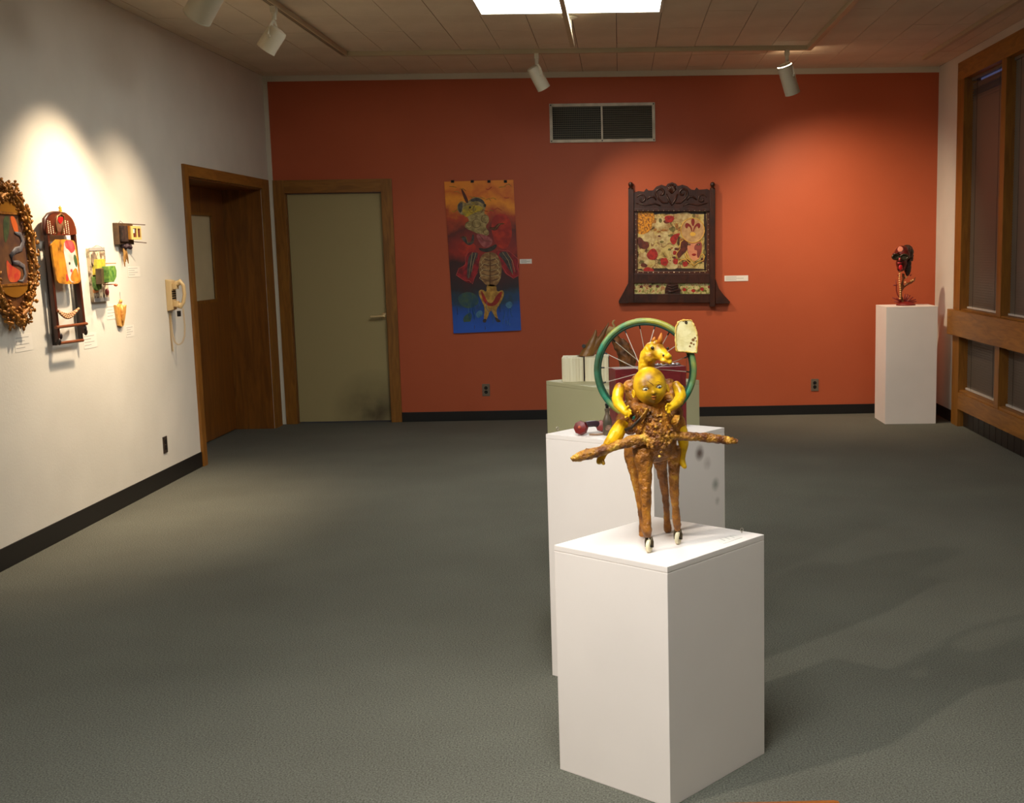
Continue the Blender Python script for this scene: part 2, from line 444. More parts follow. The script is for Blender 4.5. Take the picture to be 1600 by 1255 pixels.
while yy > 7.0:
    piece('tile', tm, (W+0.026, yy-0.075, 0.076), toe); yy -= 0.152
M_glass = mat('window_glass', C(225, 232, 235), 0.02, trans=1.0)
M_slat = mat('grey_blind_slat', C(106, 94, 82), 0.45)
M_slat_rail = mat('blind_rail', C(196, 188, 178), 0.4)
slat_len = OPEN-0.02
sm_ = MB(); sm_.quad_box([(-.013, -slat_len/2, -.0004), (.013, -slat_len/2, -.0004), (.013, slat_len/2, -.0004), (-.013, slat_len/2, -.0004), (-.013, -slat_len/2, .0004), (.013, -slat_len/2, .0004), (.013, slat_len/2, .0004), (-.013, slat_len/2, .0004)])
so = sm_.build('slat', M_slat); slat_me = so.data; D.objects.remove(so)
names = ['beside the white corner', 'second from the white corner', 'third from the white corner', 'nearest the viewer']
for k, (a, c) in enumerate(opens):
    for lo, hi, nm in ((1.03, 2.97, 'tall upper'), (0.322, 0.79, 'short lower')):
        yc = (a+c)/2
        MB().box(W+0.092, W+0.098, a, c, lo, hi).build('pane', M_glass, w1)
        if k == 3: continue
        bl = thing('window_blind', (W+0.05, yc, lo), '%s grey slatted blind in the window bay %s' % (nm, names[k]), 'blind', 'grey window blinds')
        MB().box(W+0.036, W+0.064, a+.005, c-.005, lo+0.004, lo+0.02).build('bottom_bar', M_slat_rail, bl, bevel=0.002)
        gap = 0.06 if k == 0 and hi > 2 else 0.026
        MB().box(W+0.034, W+0.066, a+.005, c-.005, hi-0.024, hi-0.001).build('head_rail', M_slat, bl, bevel=0.002)
        z = lo+0.032
        while z < hi-gap:
            tilt = math.radians(74)
            if k == 0 and hi > 2 and z > hi-0.20: tilt = math.radians(random.uniform(18, 55))
            piece('slat', slat_me, (W+0.05, yc, z), bl, (0, tilt, 0)); z += 0.021
        for yo in (0.2, 0.72):
            MB().cyl((W+0.0365, a+yo*1.15, lo+0.01), (W+0.0365, a+yo*1.15, hi-0.01), 0.0014, n=6).build('cord', M_dark, bl)

# ================================================================== CEILING TRACKS AND HEADS
ZT = H-0.036
tk = thing('lighting_track', (2.9, 9.96, H), 'cream ceiling track running round three sides of the room', 'track')
b = MB(); b.box(1.01, 1.055, 1.0, 9.98, ZT, H); b.build('track_rail', M_track, tk, bevel=0.003)
MB().box(1.055, 4.80, 9.935, 9.98, ZT, H).build('track_rail', M_track, tk, bevel=0.003)
MB().box(4.76, 4.80, 1.0, 9.935, ZT, H).build('track_rail', M_track, tk, bevel=0.003)
for x in (1.022, 1.036):
    MB().box(x, x+0.006, 1.0, 9.9, ZT-0.0008, ZT+0.004).build('slot', M_dark, tk)
ct = thing('lighting_track', (2.9, 8.59, H), 'short hanging track in front of the bright ceiling panel', 'track')
MB().box(2.884, 2.916, 3.2, 8.93, H-0.155, H-0.12).build('track_rail', M_track, ct, bevel=0.003)
MB().lathe([(0.055, 0), (0.055, 0.012), (0.03, 0.02), (0.012, 0.024)], (2.9, 8.59, H), (0, 0, -1)).build('canopy', M_lamp, ct, smooth='auto')
MB().cyl((2.9, 8.59, H-0.01), (2.9, 8.59, H-0.122), 0.011).build('stem', M_lamp, ct, smooth='auto')
rt = MB().box(5.862, 5.90, 5.0, 10.62, H-0.03, H).build('curtain_track', M_track, bevel=0.003)
tag(rt, 'straight cream rail on the ceiling beside the window wall', 'rail')

M_bulb = emit('lit_bulb', (1.0, 0.82, 0.58, 1), 14.0)
def track_head(mount, back, mouth, dia, target, energy, label, angle=62, lit=True, blend=0.7, col=(1.0, 0.79, 0.55), leak=0):
    mount, back, mouth, target = map(Vector, (mount, back, mouth, target))
    t = thing('track_light', mount, label, 'spotlight', 'cream cylinder track lights')
    ax = (mouth-back).normalized(); L = (mouth-back).length; r = dia/2
    b = MB(); b.obox(mount+Vector((0, 0, -0.02)), (0.034, 0.06, 0.04)); b.cyl(mount+Vector((0, 0, -0.035)), mount+Vector((0, 0, -0.085)), 0.017, 0.014)
    b.build('mount', M_lamp, t, smooth='auto', bevel=0)
    mid = back+ax*L*0.42
    sd = ax.cross(Vector((0, 0, 1))).normalized()
    top = mount+Vector((0, 0, -0.08))
    yk = MB()
    for sg in (-1, 1):
        yk.sweep([top, top.lerp(mid+sd*sg*(r+0.006), 0.45)+sd*sg*0.02, mid+sd*sg*(r+0.007)], [0.008, 0.008, 0.008], 8, ell=(1.6, 0.5))
        yk.cyl(mid+sd*sg*(r-0.002), mid+sd*sg*(r+0.014), 0.011)
    yk.build('yoke', M_lamp, t, smooth='auto')
    pr = [(r*0.55, 0), (r*0.9, 0.006), (r, 0.02), (r, L-0.004), (r*0.985, L), (r*0.93, L), (r*0.92, L*0.55), (r*0.02, L*0.55)]
    MB().lathe(pr, back, ax, 32).build('housing', M_lamp, t, smooth='auto')
    MB().lathe([(r*0.93+0.001, 0), (r*1.02, 0), (r*1.02, 0.006), (r*0.93+0.001, 0.006)], mouth-ax*0.004, ax, 32).build('rim', M_lamp, t, smooth='auto')
    MB().lathe([(r*0.3, 0), (r*0.86, 0.02), (r*0.8, 0.03), (0.002, 0.036)], back+ax*L*0.56, ax, 24).build('bulb', M_bulb, t, smooth='auto')
    ld = D.lights.new('track_light_beam', 'SPOT'); ld.energy = energy*SPOT; ld.color = col; ld.spot_size = math.radians(angle); ld.spot_blend = blend; ld.shadow_soft_size = r*0.6
    lo = D.objects.new('beam', ld); COL.objects.link(lo); lo.parent = t
    lo.location = mouth+ax*0.012-ORG[t.name]
    lo.rotation_euler = (target-mouth).to_track_quat('-Z', 'Y').to_euler()
    if leak:            # light escaping through the slot round the back of this head
        l2 = D.lights.new('track_light_leak', 'SPOT'); l2.energy = leak; l2.color = (1.0, 0.72, 0.45); l2.spot_size = math.radians(150); l2.spot_blend = 0.6; l2.shadow_soft_size = 0.01
        q = D.objects.new('leak', l2); COL.objects.link(q); q.parent = t; side = Vector((0.55, 0.7, 0.3)).normalized()
        q.location = Vector((4.63, 10.06, 3.085))-ORG[t.name]; q.rotation_euler = side.to_track_quat('-Z', 'Y').to_euler()
        MB().torus(back+ax*0.012, ax, r*0.93, 0.0022, 28, 6, a0=0.0, a1=PI).build('vent_slot', M_bulb, t, smooth=True)
    return t
track_head((1.033, 7.95, ZT), (1.062, 7.93, 3.02), (0.968, 7.945, 2.895), 0.125, (0.0, 7.8, 0.85), 105, 'lit cream spotlight on the left track nearest the corner, aimed at the left wall', 80, blend=1.0)
track_head((1.033, 6.97, ZT), (0.985, 6.93, 3.07), (0.865, 6.99, 2.92), 0.16, (0.0, 6.98, 0.9), 260, 'larger cream spotlight at the upper left edge of the view, above the wall pieces', 82, blend=1.0)
track_head((2.573, 9.957, ZT), (2.535, 9.97, 3.065), (2.62, 10.03, 2.90), 0.11, (3.95, YB, 1.35), 85, 'cream spotlight hanging left of the air vent', 66, blend=1.0)
track_head((4.60, 9.957, ZT), (4.575, 9.95, 3.055), (4.655, 10.02, 2.83), 0.125, (5.35, YB, 1.0), 108, 'cream spotlight hanging right of the air vent', 112, blend=1.0, leak=1.6)

track_head((1.033, 2.0, ZT), (1.0, 1.93, 3.05), (1.11, 2.02, 2.93), 0.125, (3.25, 3.5, 0.75), 165, 'unseen cream spotlight on the left track, added to light the front pedestal', 70, blend=1.0, col=(1.0, 0.90, 0.78))  # out-of-view head added to brighten the front pedestal from the left

# ================================================================== BACK WALL OBJECTS
# vent
vt = thing('air_vent', at(941, 192, YB), 'wide metal air vent grille high on the orange wall', 'vent')
x0, x1, z0, z1 = 2.594, 3.562, 2.565, 2.915
M_vent = mat('vent_frame', C(206, 194, 172), 0.5, 0.2, col2=C(176, 164, 144), scale=12)
M_fin = mat('vent_fin', C(104, 98, 84), 0.5, 0.5)
fw = 0.028
for a in ((x0, x1, z0, z0+fw), (x0, x1, z1-fw, z1), (x0, x0+fw, z0+fw, z1-fw), (x1-fw, x1, z0+fw, z1-fw)):
    MB().box(a[0], a[1], YB-0.02, YB, a[2], a[3]).build('frame_bar', M_vent, vt, bevel=0.003)
xm = at(940.5, 192, YB).x
MB().box(xm-0.009, xm+0.009, YB-0.018, YB, z0+fw, z1-fw).build('divider', M_vent, vt, bevel=0.002)
MB().box(x0+fw, x1-fw, YB-0.003, YB-0.001, z0+fw, z1-fw).build('backing', mat('vent_dark', C(14, 13, 12), 0.8), vt)
for (a, c, tilt, th) in ((x0+fw, xm-.009, 0.25, 0.0045), (xm+.009, x1-fw, 0.95, 0.0075)):
    b = MB(); n = 15
    for i in range(n):
        zc = z0+fw+(i+0.5)*(z1-z0-2*fw)/n
        M3 = Matrix.Rotation(tilt, 3, 'X')
        b.obox(((a+c)/2, YB-0.009, zc), (c-a, 0.011, th), M3)
    n = 26
    for i in range(1, n):
        xc = a+i*(c-a)/n; b.box(xc-.0018, xc+.0018, YB-0.0165, YB-0.0135, z0+fw, z1-fw)
    o = b.build('louvres', M_fin, vt); o['kind'] = 'stuff'
for px_, pz_ in ((x0+.014, z0+.014), (x1-.014, z0+.014), (x0+.014, z1-.014), (x1-.014, z1-.014), (xm, z0+.014)):
    MB().sph((px_, YB-0.021, pz_), 0.006, 8, 6).build('screw', M_dark, vt, smooth=True)

# outlets
def outlet(p, axis, label, m, dark=False):
    t = thing('wall_outlet', p, label, 'outlet', 'wall outlets')
    if axis == 'y':
        U, V, N = Vector((1, 0, 0)), Vector((0, 0, 1)), Vector((0, -1, 0))
    else:
        U, V, N = Vector((0, 1, 0)), Vector((0, 0, 1)), Vector((1, 0, 0))
    p = Vector(p)
    def slab(u0, u1, v0, v1, n0, n1):
        b = MB(); c = [(u0, v0), (u1, v0), (u1, v1), (u0, v1)]
        b.prism([p+U*u+V*v+N*n1 for u, v in c], N*(n0-n1)); return b
    slab(-.036, .036, -.058, .058, 0, .006).build('plate', m, t, bevel=0.002)
    for s in (-1, 1):
        b = MB(); b.lathe([(0.0165, 0), (0.0165, 0.003)], p+V*s*0.0195+N*0.005, N, 20)
        soc = b.build('socket', M_dark, t)
        for q in (-.006, .006):
            slab(q-.0012, q+.0012, s*.0195-.004, s*.0195+.005, .0078, .0086).build('slot', mat('slot_grey', C(70, 66, 60), .6), soc)
    MB().lathe([(0.003, 0), (0.003, 0.0012)], p+N*0.006, N, 10).build('screw', M_steel, t)
M_plate = mat('grey_outlet_plate', C(128, 112, 96), 0.4, 0.4)
M_plate2 = mat('brown_outlet_plate', C(56, 46, 38), 0.45)
outlet((at(759.5, 609.5, YB).x, YB, at(759.5, 609.5, YB).z), 'y', 'grey outlet on the orange wall between the door and the pedestals', M_plate)
outlet((at(1273, 601.5, YB).x, YB, at(1273, 601.5, YB).z), 'y', 'grey outlet on the orange wall left of the corner pedestal', M_plate)
q = atx(257.5, 695, 0.0); outlet((0.0, q.y, q.z), 'x', 'dark brown outlet low on the white left wall', M_plate2)

# label cards
def card_y(pa, pb, label, lines=3):
    a, c = at(*pa, YB-0.004), at(*pb, YB-0.004)
    t = thing('label_card', ((a.x+c.x)/2, YB, c.z), label, 'card', 'gallery label cards')
    MB().box(a.x, c.x, YB-0.005, YB, c.z, a.z).build('paper', M_card, t)
    h = a.z-c.z
    for i in range(lines):
        z = a.z-h*(0.25+0.5*i/max(lines-1, 1)); l = (c.x-a.x)*(0.45 if i != 1 else 0.75)
        MB().box(a.x+0.012, a.x+0.012+l, YB-0.0056, YB-0.005, z-0.0016, z+0.0016).build('text_line', M_ink, t)
card_y((812, 405), (831, 412), 'small white label card right of the painted scroll')
card_y((1132, 431), (1169, 439), 'white label card right of the carved wooden frame')
def card_x(y0, y1, z0, z1, label, lines=4, x=0.0):
    t = thing('label_card', (x, (y0+y1)/2, z0), label, 'card', 'gallery label cards')
    MB().box(x, x+0.0015, y0, y1, z0, z1).build('paper', mat('wall_label_card', C(226, 220, 209), .75), t)
    for i in range(lines):
        z = z1-(z1-z0)*(0.18+0.6*i/max(lines-1, 1)); l = (y1-y0)*(0.75 if i % 2 == 0 else 0.5)
        MB().box(x+0.0015, x+0.002, y0+0.01, y0+0.01+l, z-0.0014, z+0.0014).build('text_line', M_ink, t)
card_x(6.37, 6.56, 1.10, 1.19, 'white label card below the oval gilt frame')
card_x(7.18, 7.36, 1.05, 1.14, 'white label card below the folding chair piece')
card_x(7.53, 7.69, 1.205, 1.30, 'white label card below the green book assemblage')
card_x(7.80, 7.93, 1.075, 1.15, 'white label card below the gilded winged figure')
card_x(7.90, 8.10, 1.46, 1.53, 'white label card below the small house assemblage')

# ---------------- painted scroll
def scroll_paint():
    mt = D.materials.new('scroll_paint'); nt, bs = nodes_of(mt)
    tc = nt.nodes.new('ShaderNodeTexCoord')
    n = nt.nodes.new('ShaderNodeTexNoise'); n.inputs['Scale'].default_value = 4.5; n.inputs['Detail'].default_value = 5
    nt.links.new(tc.outputs['Object'], n.inputs['Vector'])
    sx = nt.nodes.new('ShaderNodeSeparateXYZ'); nt.links.new(tc.outputs['Object'], sx.inputs[0])
    mm = nt.nodes.new('ShaderNodeMath'); mm.operation = 'MULTIPLY_ADD'; mm.inputs[1].default_value = 1/1.4; mm.inputs[2].default_value = 0.0
    nt.links.new(sx.outputs['Z'], mm.inputs[0])
    ad = nt.nodes.new('ShaderNodeMath'); ad.operation = 'MULTIPLY_ADD'; ad.inputs[1].default_value = 0.34
    sb = nt.nodes.new('ShaderNodeMath'); sb.operation = 'SUBTRACT'; sb.inputs[1].default_value = 0.5
    nt.links.new(n.outputs['Fac'], sb.inputs[0]); nt.links.new(sb.outputs[0], ad.inputs[0]); nt.links.new(mm.outputs[0], ad.inputs[2])
    cr = nt.nodes.new('ShaderNodeValToRGB'); el = cr.color_ramp.elements
    el[0].position = 0.0; el[0].color = C(16, 84, 190)
    el[1].position = 0.98; el[1].color = C(236, 140, 24)
    for p, c in ((0.14, C(12, 72, 160)), (0.22, C(26, 60, 84)), (0.29, C(40, 30, 38)), (0.38, C(62, 22, 26)), (0.46, C(50, 16, 20)),
                 (0.55, C(150, 36, 22)), (0.64, C(120, 30, 24)), (0.70, C(92, 30, 22)), (0.77, C(176, 60, 18)), (0.86, C(240, 150, 18)), (0.93, C(214, 104, 16))):
        e = el.new(p); e.color = c
    nt.links.new(ad.outputs[0], cr.inputs['Fac']); nt.links.new(cr.outputs['Color'], bs.inputs['Base Color'])
    bs.inputs['Roughness'].default_value = 0.5
    return mt
YS = YB-0.012
cor = [at(694, 284, YS), at(802, 281, YS), at(814.5, 516, YS), at(709, 521, YS)]
sc = thing('painted_scroll', (1.95, YS, cor[3].z), 'unframed painted scroll of a winged animal figure, orange above and blue below', 'painting')
b = MB(); nu, nv = 10, 24
def scr(u, v, off=0.0):
    p = cor[0].lerp(cor[1], u).lerp(cor[3].lerp(cor[2], u), v)
    return Vector((p.x, p.y-0.012*max(0, v-0.9)*10*(0.4+0.6*abs(2*u-1))-0.003*math.sin(u*PI)-off, p.z))
for off in (0, -0.002):
    n0 = len(b.v)
    for j in range(nv+1):
        for i in range(nu+1): b.v.append(scr(i/nu, j/nv, off))
    for j in range(nv):
        for i in range(nu):
            a = n0+j*(nu+1)+i; f = (a, a+1, a+nu+2, a+nu+1); b.f.append(f if off == 0 else f[::-1])
K = (nu+1)*(nv+1)
edge = [(i, i+1) for i in range(nu)]+[(nv*(nu+1)+i+1, nv*(nu+1)+i) for i in range(nu)]+[((j+1)*(nu+1), j*(nu+1)) for j in range(nv)]+[(j*(nu+1)+nu, (j+1)*(nu+1)+nu) for j in range(nv)]
for a, c in edge: b.f.append((a, a+K, c+K, c))
canvas = b.build('canvas', scroll_paint(), sc, smooth=False)
for i, xq in enumerate((122, 260, 377, 492)):
    p = at(680+xq/4.482, 260+106/4.482, YS)
    MB().box(p.x-.014, p.x+.014, YS-0.014, YB-.001, p.z-.012, p.z+.012).build('clip', M_dark, sc, bevel=0.002)
def flat(zpts, m, name, parent, f, lift, depth=0.0012, smooth_poly=2):
    pts = [f(x, y) for x, y in zpts]
    for _ in range(smooth_poly):           # soften the drawn outline
        q = []
        for i in range(len(pts)):
            a, c = pts[i], pts[(i+1) % len(pts)]
            q += [a.lerp(c, .25), a.lerp(c, .75)]
        pts = q
    pts = [p+lift for p in pts]
    b = MB(); 
    b.prism(pts, -lift.normalized()*depth)
    o = b.build(name, m, parent)
    bm = bmesh.new(); bm.from_mesh(o.data); bmesh.ops.triangulate(bm, faces=[f_ for f_ in bm.faces if len(f_.verts) > 4]); bm.to_mesh(o.data); bm.free()
    return o
fs = lambda x, y: at(680+x/4.482, 260+y/4.482, YS)
LY = lambda k: Vector((0, -0.0042-0.0006*k, 0))
P = dict(
 cream=mat('paint_cream', C(176, 152, 96), .6, col2=C(130, 110, 62), scale=28, detail=9, lo=.38, hi=.6), yellow=mat('paint_yellow', C(200, 168, 30), .6, col2=C(150, 130, 50), scale=21, detail=9, lo=.38, hi=.6),
 horn=mat('paint_horn', C(84, 34, 14), .6), pink=mat('paint_pink', C(176, 96, 92), .6, col2=C(140, 60, 64), scale=21, detail=9, lo=.38, hi=.6), dark=mat('paint_dark', C(36, 28, 24), .6, col2=C(58, 48, 40), scale=21, detail=9, lo=.38, hi=.6),
 tan=mat('paint_tan', C(168, 128, 76), .6, col2=C(120, 84, 46), scale=25, detail=9, lo=.38, hi=.6), crim=mat('paint_crimson', C(168, 26, 36), .6, col2=C(110, 18, 26), scale=18, detail=9, lo=.38, hi=.6), grey=mat('paint_grey', C(84, 74, 70), .6, col2=C(54, 46, 46), scale=28, detail=9, lo=.38, hi=.6),
 red=mat('paint_red', C(176, 36, 18), .6, col2=C(130, 24, 14), scale=21, detail=9, lo=.38, hi=.6), gold=mat('paint_ochre', C(196, 152, 62), .6, col2=C(150, 108, 40), scale=25, detail=9, lo=.38, hi=.6),
 sky=mat('paint_pale_blue', C(80, 130, 156), .6, col2=C(40, 90, 130), scale=14, detail=9, lo=.38, hi=.6), green=mat('paint_green', C(66, 92, 66), .6, col2=C(30, 70, 90), scale=14, detail=9, lo=.38, hi=.6), umber=mat('paint_umber', C(104, 70, 40), .6), fire=mat('paint_fire', C(196, 52, 26), .6, col2=C(150, 34, 22), scale=12, detail=9, lo=.38, hi=.6))
shapes = [
 ('red_glow', 'fire', [(420, 330), (520, 340), (545, 480), (500, 590), (430, 560), (400, 480), (390, 400)], 0),
 ('red_glow', 'fire', [(150, 540), (230, 520), (300, 560), (250, 620), (180, 640)], 0),
 ('wing', 'crim', [(230, 588), (310, 606), (312, 700), (262, 826), (205, 806), (148, 764), (162, 718), (212, 690)], 1),
 ('wing', 'crim', [(428, 586), (520, 592), (584, 650), (590, 764), (545, 784), (484, 752), (450, 660)], 1),
 ('feather', 'grey', [(228, 640), (262, 600), (310, 606), (268, 680), (246, 780), (222, 792)], 2),
 ('feather', 'grey', [(436, 614), (488, 588), (530, 636), (552, 770), (518, 724), (476, 652)], 2),
 ('hair', 'horn', [(380, 422), (410, 430), (440, 398), (486, 396), (450, 412), (436, 446), (400, 452)], 1),
 ('hair', 'grey', [(176, 492), (210, 486), (226, 530), (252, 530), (260, 474), (274, 480), (272, 540), (236, 556), (212, 540)], 1),
 ('head', 'cream', [(156, 268), (184, 238), (218, 262), (252, 222), (304, 212), (348, 244), (352, 300), (340, 332), (376, 346), (378, 390), (348, 420), (382, 462), (368, 488), (320, 480), (264, 456), (206, 430), (212, 392), (244, 384), (214, 342), (178, 340), (154, 304)], 2),
 ('patch', 'yellow', [(190, 290), (240, 268), (330, 280), (340, 310), (280, 320), (220, 360), (196, 340)], 3),
 ('ear', 'grey', [(246, 232), (300, 216), (346, 246), (344, 270), (300, 240), (256, 250)], 3),
 ('ear', 'grey', [(158, 270), (182, 242), (196, 262), (184, 330), (164, 316)], 3),
 ('horn', 'horn', [(178, 158), (194, 160), (240, 250), (216, 264)], 4),
 ('eye', 'dark', [(236, 280), (252, 280), (252, 296), (236, 296)], 4), ('eye', 'dark', [(340, 262), (358, 264), (356, 288), (340, 284)], 4),
 ('muzzle', 'pink', [(282, 470), (336, 476), (404, 506), (398, 552), (352, 576), (310, 540)], 3),
 ('collar', 'dark', [(300, 568), (360, 580), (432, 538), (430, 574), (376, 604), (316, 594)], 4),
 ('body', 'tan', [(330, 606), (424, 598), (468, 680), (462, 784), (424, 846), (352, 836), (310, 764), (304, 680)], 3),
 ('leg', 'gold', [(358, 826), (428, 826), (432, 884), (472, 862), (486, 892), (458, 960), (424, 1004), (446, 1088), (412, 1046), (388, 996), (356, 1092), (338, 1072), (350, 990), (318, 930), (300, 876), (328, 858), (362, 886)], 3),
 ('loincloth', 'red', [(316, 862), (344, 896), (366, 952), (400, 962), (430, 900), (474, 866), (458, 934), (420, 978), (368, 980), (334, 940)], 4),
 ('hoof', 'dark', [(336, 1070), (362, 1066), (356, 1096), (332, 1092)], 4), ('hoof', 'dark', [(414, 1050), (446, 1070), (464, 1088), (430, 1094)], 4),
 ('patch', 'sky', [(484, 962), (530, 940), (546, 976), (514, 1002)], 0), ('patch', 'green', [(190, 1064), (240, 1020), (262, 1040), (240, 1110), (210, 1110)], 0),
 ('patch', 'green', [(150, 900), (260, 870), (320, 950), (250, 1000), (180, 980)], 0), ('patch', 'sky', [(280, 1030), (320, 1000), (340, 1040), (300, 1070)], 0),
]
for i in range(5):
    y = 640+i*36; w_ = 60+12*i if i < 3 else 80-10*(i-3)
    shapes.append(('rib', 'umber', [(384-w_*.8, y), (384, y+18), (384+w_*.85, y-4), (384+w_*.8, y+10), (384, y+28), (384-w_*.75, y+12)], 5))
for nm, mk, pts, k in shapes: flat(pts, P[mk], nm, canvas, fs, LY(k))
def stroke(pts, mk, r=0.003, nm='outline'):
    n_ = len(pts); MB().sweep([fs(x, y)+Vector((0, -0.0075, 0)) for x, y in pts], [r*(0.5+0.5*math.sin(PI*(i+.5)/n_)) for i in range(n_)], 6).build(nm, P[mk], canvas, smooth=True)
P['rose'] = mat('paint_rose', C(206, 90, 84), .6); P['bone'] = mat('paint_bone', C(206, 184, 130), .6)
stroke([(232, 588), (212, 640), (214, 690), (165, 716), (148, 762), (204, 800), (240, 800), (262, 824), (276, 780), (300, 740)], 'rose')
stroke([(430, 586), (520, 594), (582, 650), (576, 700), (590, 762), (548, 784), (500, 750), (470, 700)], 'rose')
stroke([(262, 600), (250, 680), (236, 780)], 'bone', .002); stroke([(470, 600), (512, 660), (544, 760)], 'bone', .002); stroke([(286, 606), (268, 670), (256, 740)], 'bone', .002); stroke([(500, 600), (540, 660), (560, 740)], 'bone', .002)
for c_ in ((236, 410, 24), (348, 368, 26), (300, 300, 34), (356, 460, 18), (290, 400, 30), (260, 300, 24)):
    stroke([(c_[0]+c_[2]*math.cos(a*.55), c_[1]+c_[2]*math.sin(a*.55)) for a in range(11)], 'umber', .002, 'contour')
stroke([(384, 606), (386, 700), (384, 830)], 'umber', .004, 'spine')
for sg in (-1, 1):
    for q in range(4): stroke([(384+sg*6, 650+q*40), (384+sg*(36+6*q), 640+q*40), (384+sg*(62+4*q), 668+q*38), (384+sg*(50), 700+q*34)], 'bone', .0026, 'rib_line')
stroke([(310, 480), (340, 520), (390, 525)], 'umber', .002, 'contour'); stroke([(176, 500), (215, 490), (230, 540), (268, 520)], 'tan', .004, 'curl'); stroke([(380, 430), (420, 440), (450, 405), (486, 402)], 'tan', .004, 'curl')
rb = random.Random(4)
for q in range(26):
    x = rb.uniform(150, 580); y = rb.uniform(930, 1120); stroke([(x, y), (x+rb.uniform(-6, 6), y+rb.uniform(20, 46)), (x+rb.uniform(-8, 8), y+rb.uniform(50, 70))] if y < 1060 else [(x, y), (x+4, y+14), (x, y+26)], rb.choice(('sky', 'green', 'sky', 'grey')), .0022, 'brush_stroke')
for q in range(20):
    x = rb.uniform(100, 520); y = rb.uniform(130, 330); stroke([(x, y), (x+rb.uniform(10, 30), y+rb.uniform(-12, 12)), (x+rb.uniform(30, 50), y+rb.uniform(-14, 14))], rb.choice(('yellow', 'fire', 'gold')), .0026, 'brush_stroke')

# ---------------- carved wooden frame with collage
YF = YB
ff = lambda x, y, d=0.0: at(950+x/5.704, 270+y/5.704, YF-d)
M_carve = mat('carved_dark_oak', C(66, 30, 14), 0.36, col2=C(44, 18, 8), scale=7, stretch=(2, 2, 1), distort=1, detail=6, bump=0.15, bscale=60)
M_carve2 = mat('carved_oak_inner', C(92, 46, 22), 0.4, col2=C(66, 30, 14), scale=9)
fr = thing('carved_frame', ff(570, 1160), 'dark carved wooden mantel frame holding a collage, on the orange wall', 'picture frame')
def fbox(x0_, x1_, y0_, y1_, d0, d1, nm, m, par=fr, bev=0.004):
    return MB().prism([ff(x0_, y0_, d1), ff(x1_, y0_, d1), ff(x1_, y1_, d1), ff(x0_, y1_, d1)], (0, d1-d0, 0)).build(nm, m, par, bevel=bev)
def fpoly(pts, d0, d1, nm, m, par=fr, sm=0):
    return flat(pts, m, nm, par, lambda x, y: ff(x, y, d0), Vector((0, -(d1-d0), 0)), d1-d0, sm)
DF = 0.055
fbox(181, 230, 150, 1160, 0, DF, 'post', M_carve); fbox(908, 956, 150, 1195, 0, DF, 'post', M_carve)
for xq, zq in ((203, 150), (932, 150)):
    top = ff(xq, zq, DF/2); b = MB()
    b.lathe([(0.024, -0.01), (0.024, 0.012), (0.014, 0.022), (0.02, 0.036), (0.023, 0.05), (0.016, 0.064), (0.002, 0.07)], top, (0, 0, 1), 16).build('finial', M_carve, fr, smooth='auto')
crest = fpoly([(228, 330), (228, 180), (270, 165), (320, 170), (340, 142), (362, 160), (400, 158), (430, 125), (475, 108), (515, 122), (530, 100), (570, 86), (604, 100), (618, 122), (660, 108), (705, 122), (740, 152), (770, 156), (786, 132), (808, 152), (850, 150), (880, 145), (910, 160), (910, 330)], 0, 0.036, 'crest', M_carve)
def relief(pts, r, nm='scroll_carving'):
    b = MB(); P3 = [ff(x, y, 0.037) for x, y in pts]
    b.sweep(P3, [1.6*r*(0.35+0.65*math.sin(PI*(i+0.5)/len(P3))) for i in range(len(P3))], 8); return b.build(nm, M_carve, crest, smooth=True)
def spiral(cx, cy, r0, r1, a0, turns, sg=1):
    n = 18; return [(cx+sg*(r0+(r1-r0)*i/n)*math.cos(a0+2*PI*turns*i/n), cy+(r0+(r1-r0)*i/n)*math.sin(a0+2*PI*turns*i/n)) for i in range(n+1)]
for sg in (1, -1):
    X = lambda x: x if sg == 1 else 1136-x
    relief([(X(x), y) for x, y in spiral(470, 180, 52, 8, PI*0.6, 1.2)], 0.007)
    relief([(X(x), y) for x, y in spiral(300, 235, 44, 8, PI*1.1, 1.1)], 0.006)
    relief([(X(430), 160), (X(445), 230), (X(490), 268), (X(530), 268), (X(545), 240)], 0.006)
    relief([(X(345), 240), (X(375), 215), (X(410), 215), (X(430), 245)], 0.006)
    relief([(X(250), 270), (X(330), 290), (X(420), 275), (X(470), 295)], 0.005)
for i in range(7):
    a = PI*(0.12+0.76*i/6); c = (568, 165)
    relief([(c[0], c[1]+20), (c[0]-math.cos(a)*28, c[1]-math.sin(a)*30), (c[0]-math.cos(a)*42, c[1]-math.sin(a)*66)], 0.006, 'shell_rib')
relief([(520, 190), (545, 250), (570, 285), (595, 250), (620, 190)], 0.008, 'shell_base')
fbox(228, 910, 318, 345, 0, 0.045, 'rail', M_carve); fbox(228, 910, 900, 985, 0, 0.045, 'rail', M_carve); fbox(228, 910, 1080, 1160, 0, 0.05, 'rail', M_carve)
fpoly([(181, 920), (178, 985), (140, 1060), (95, 1140), (97, 1162), (181, 1162)], 0, 0.05, 'bracket', M_carve)
fpoly([(956, 950), (985, 1030), (1030, 1090), (1084, 1148), (1080, 1164), (956, 1164)], 0, 0.05, 'bracket', M_carve)
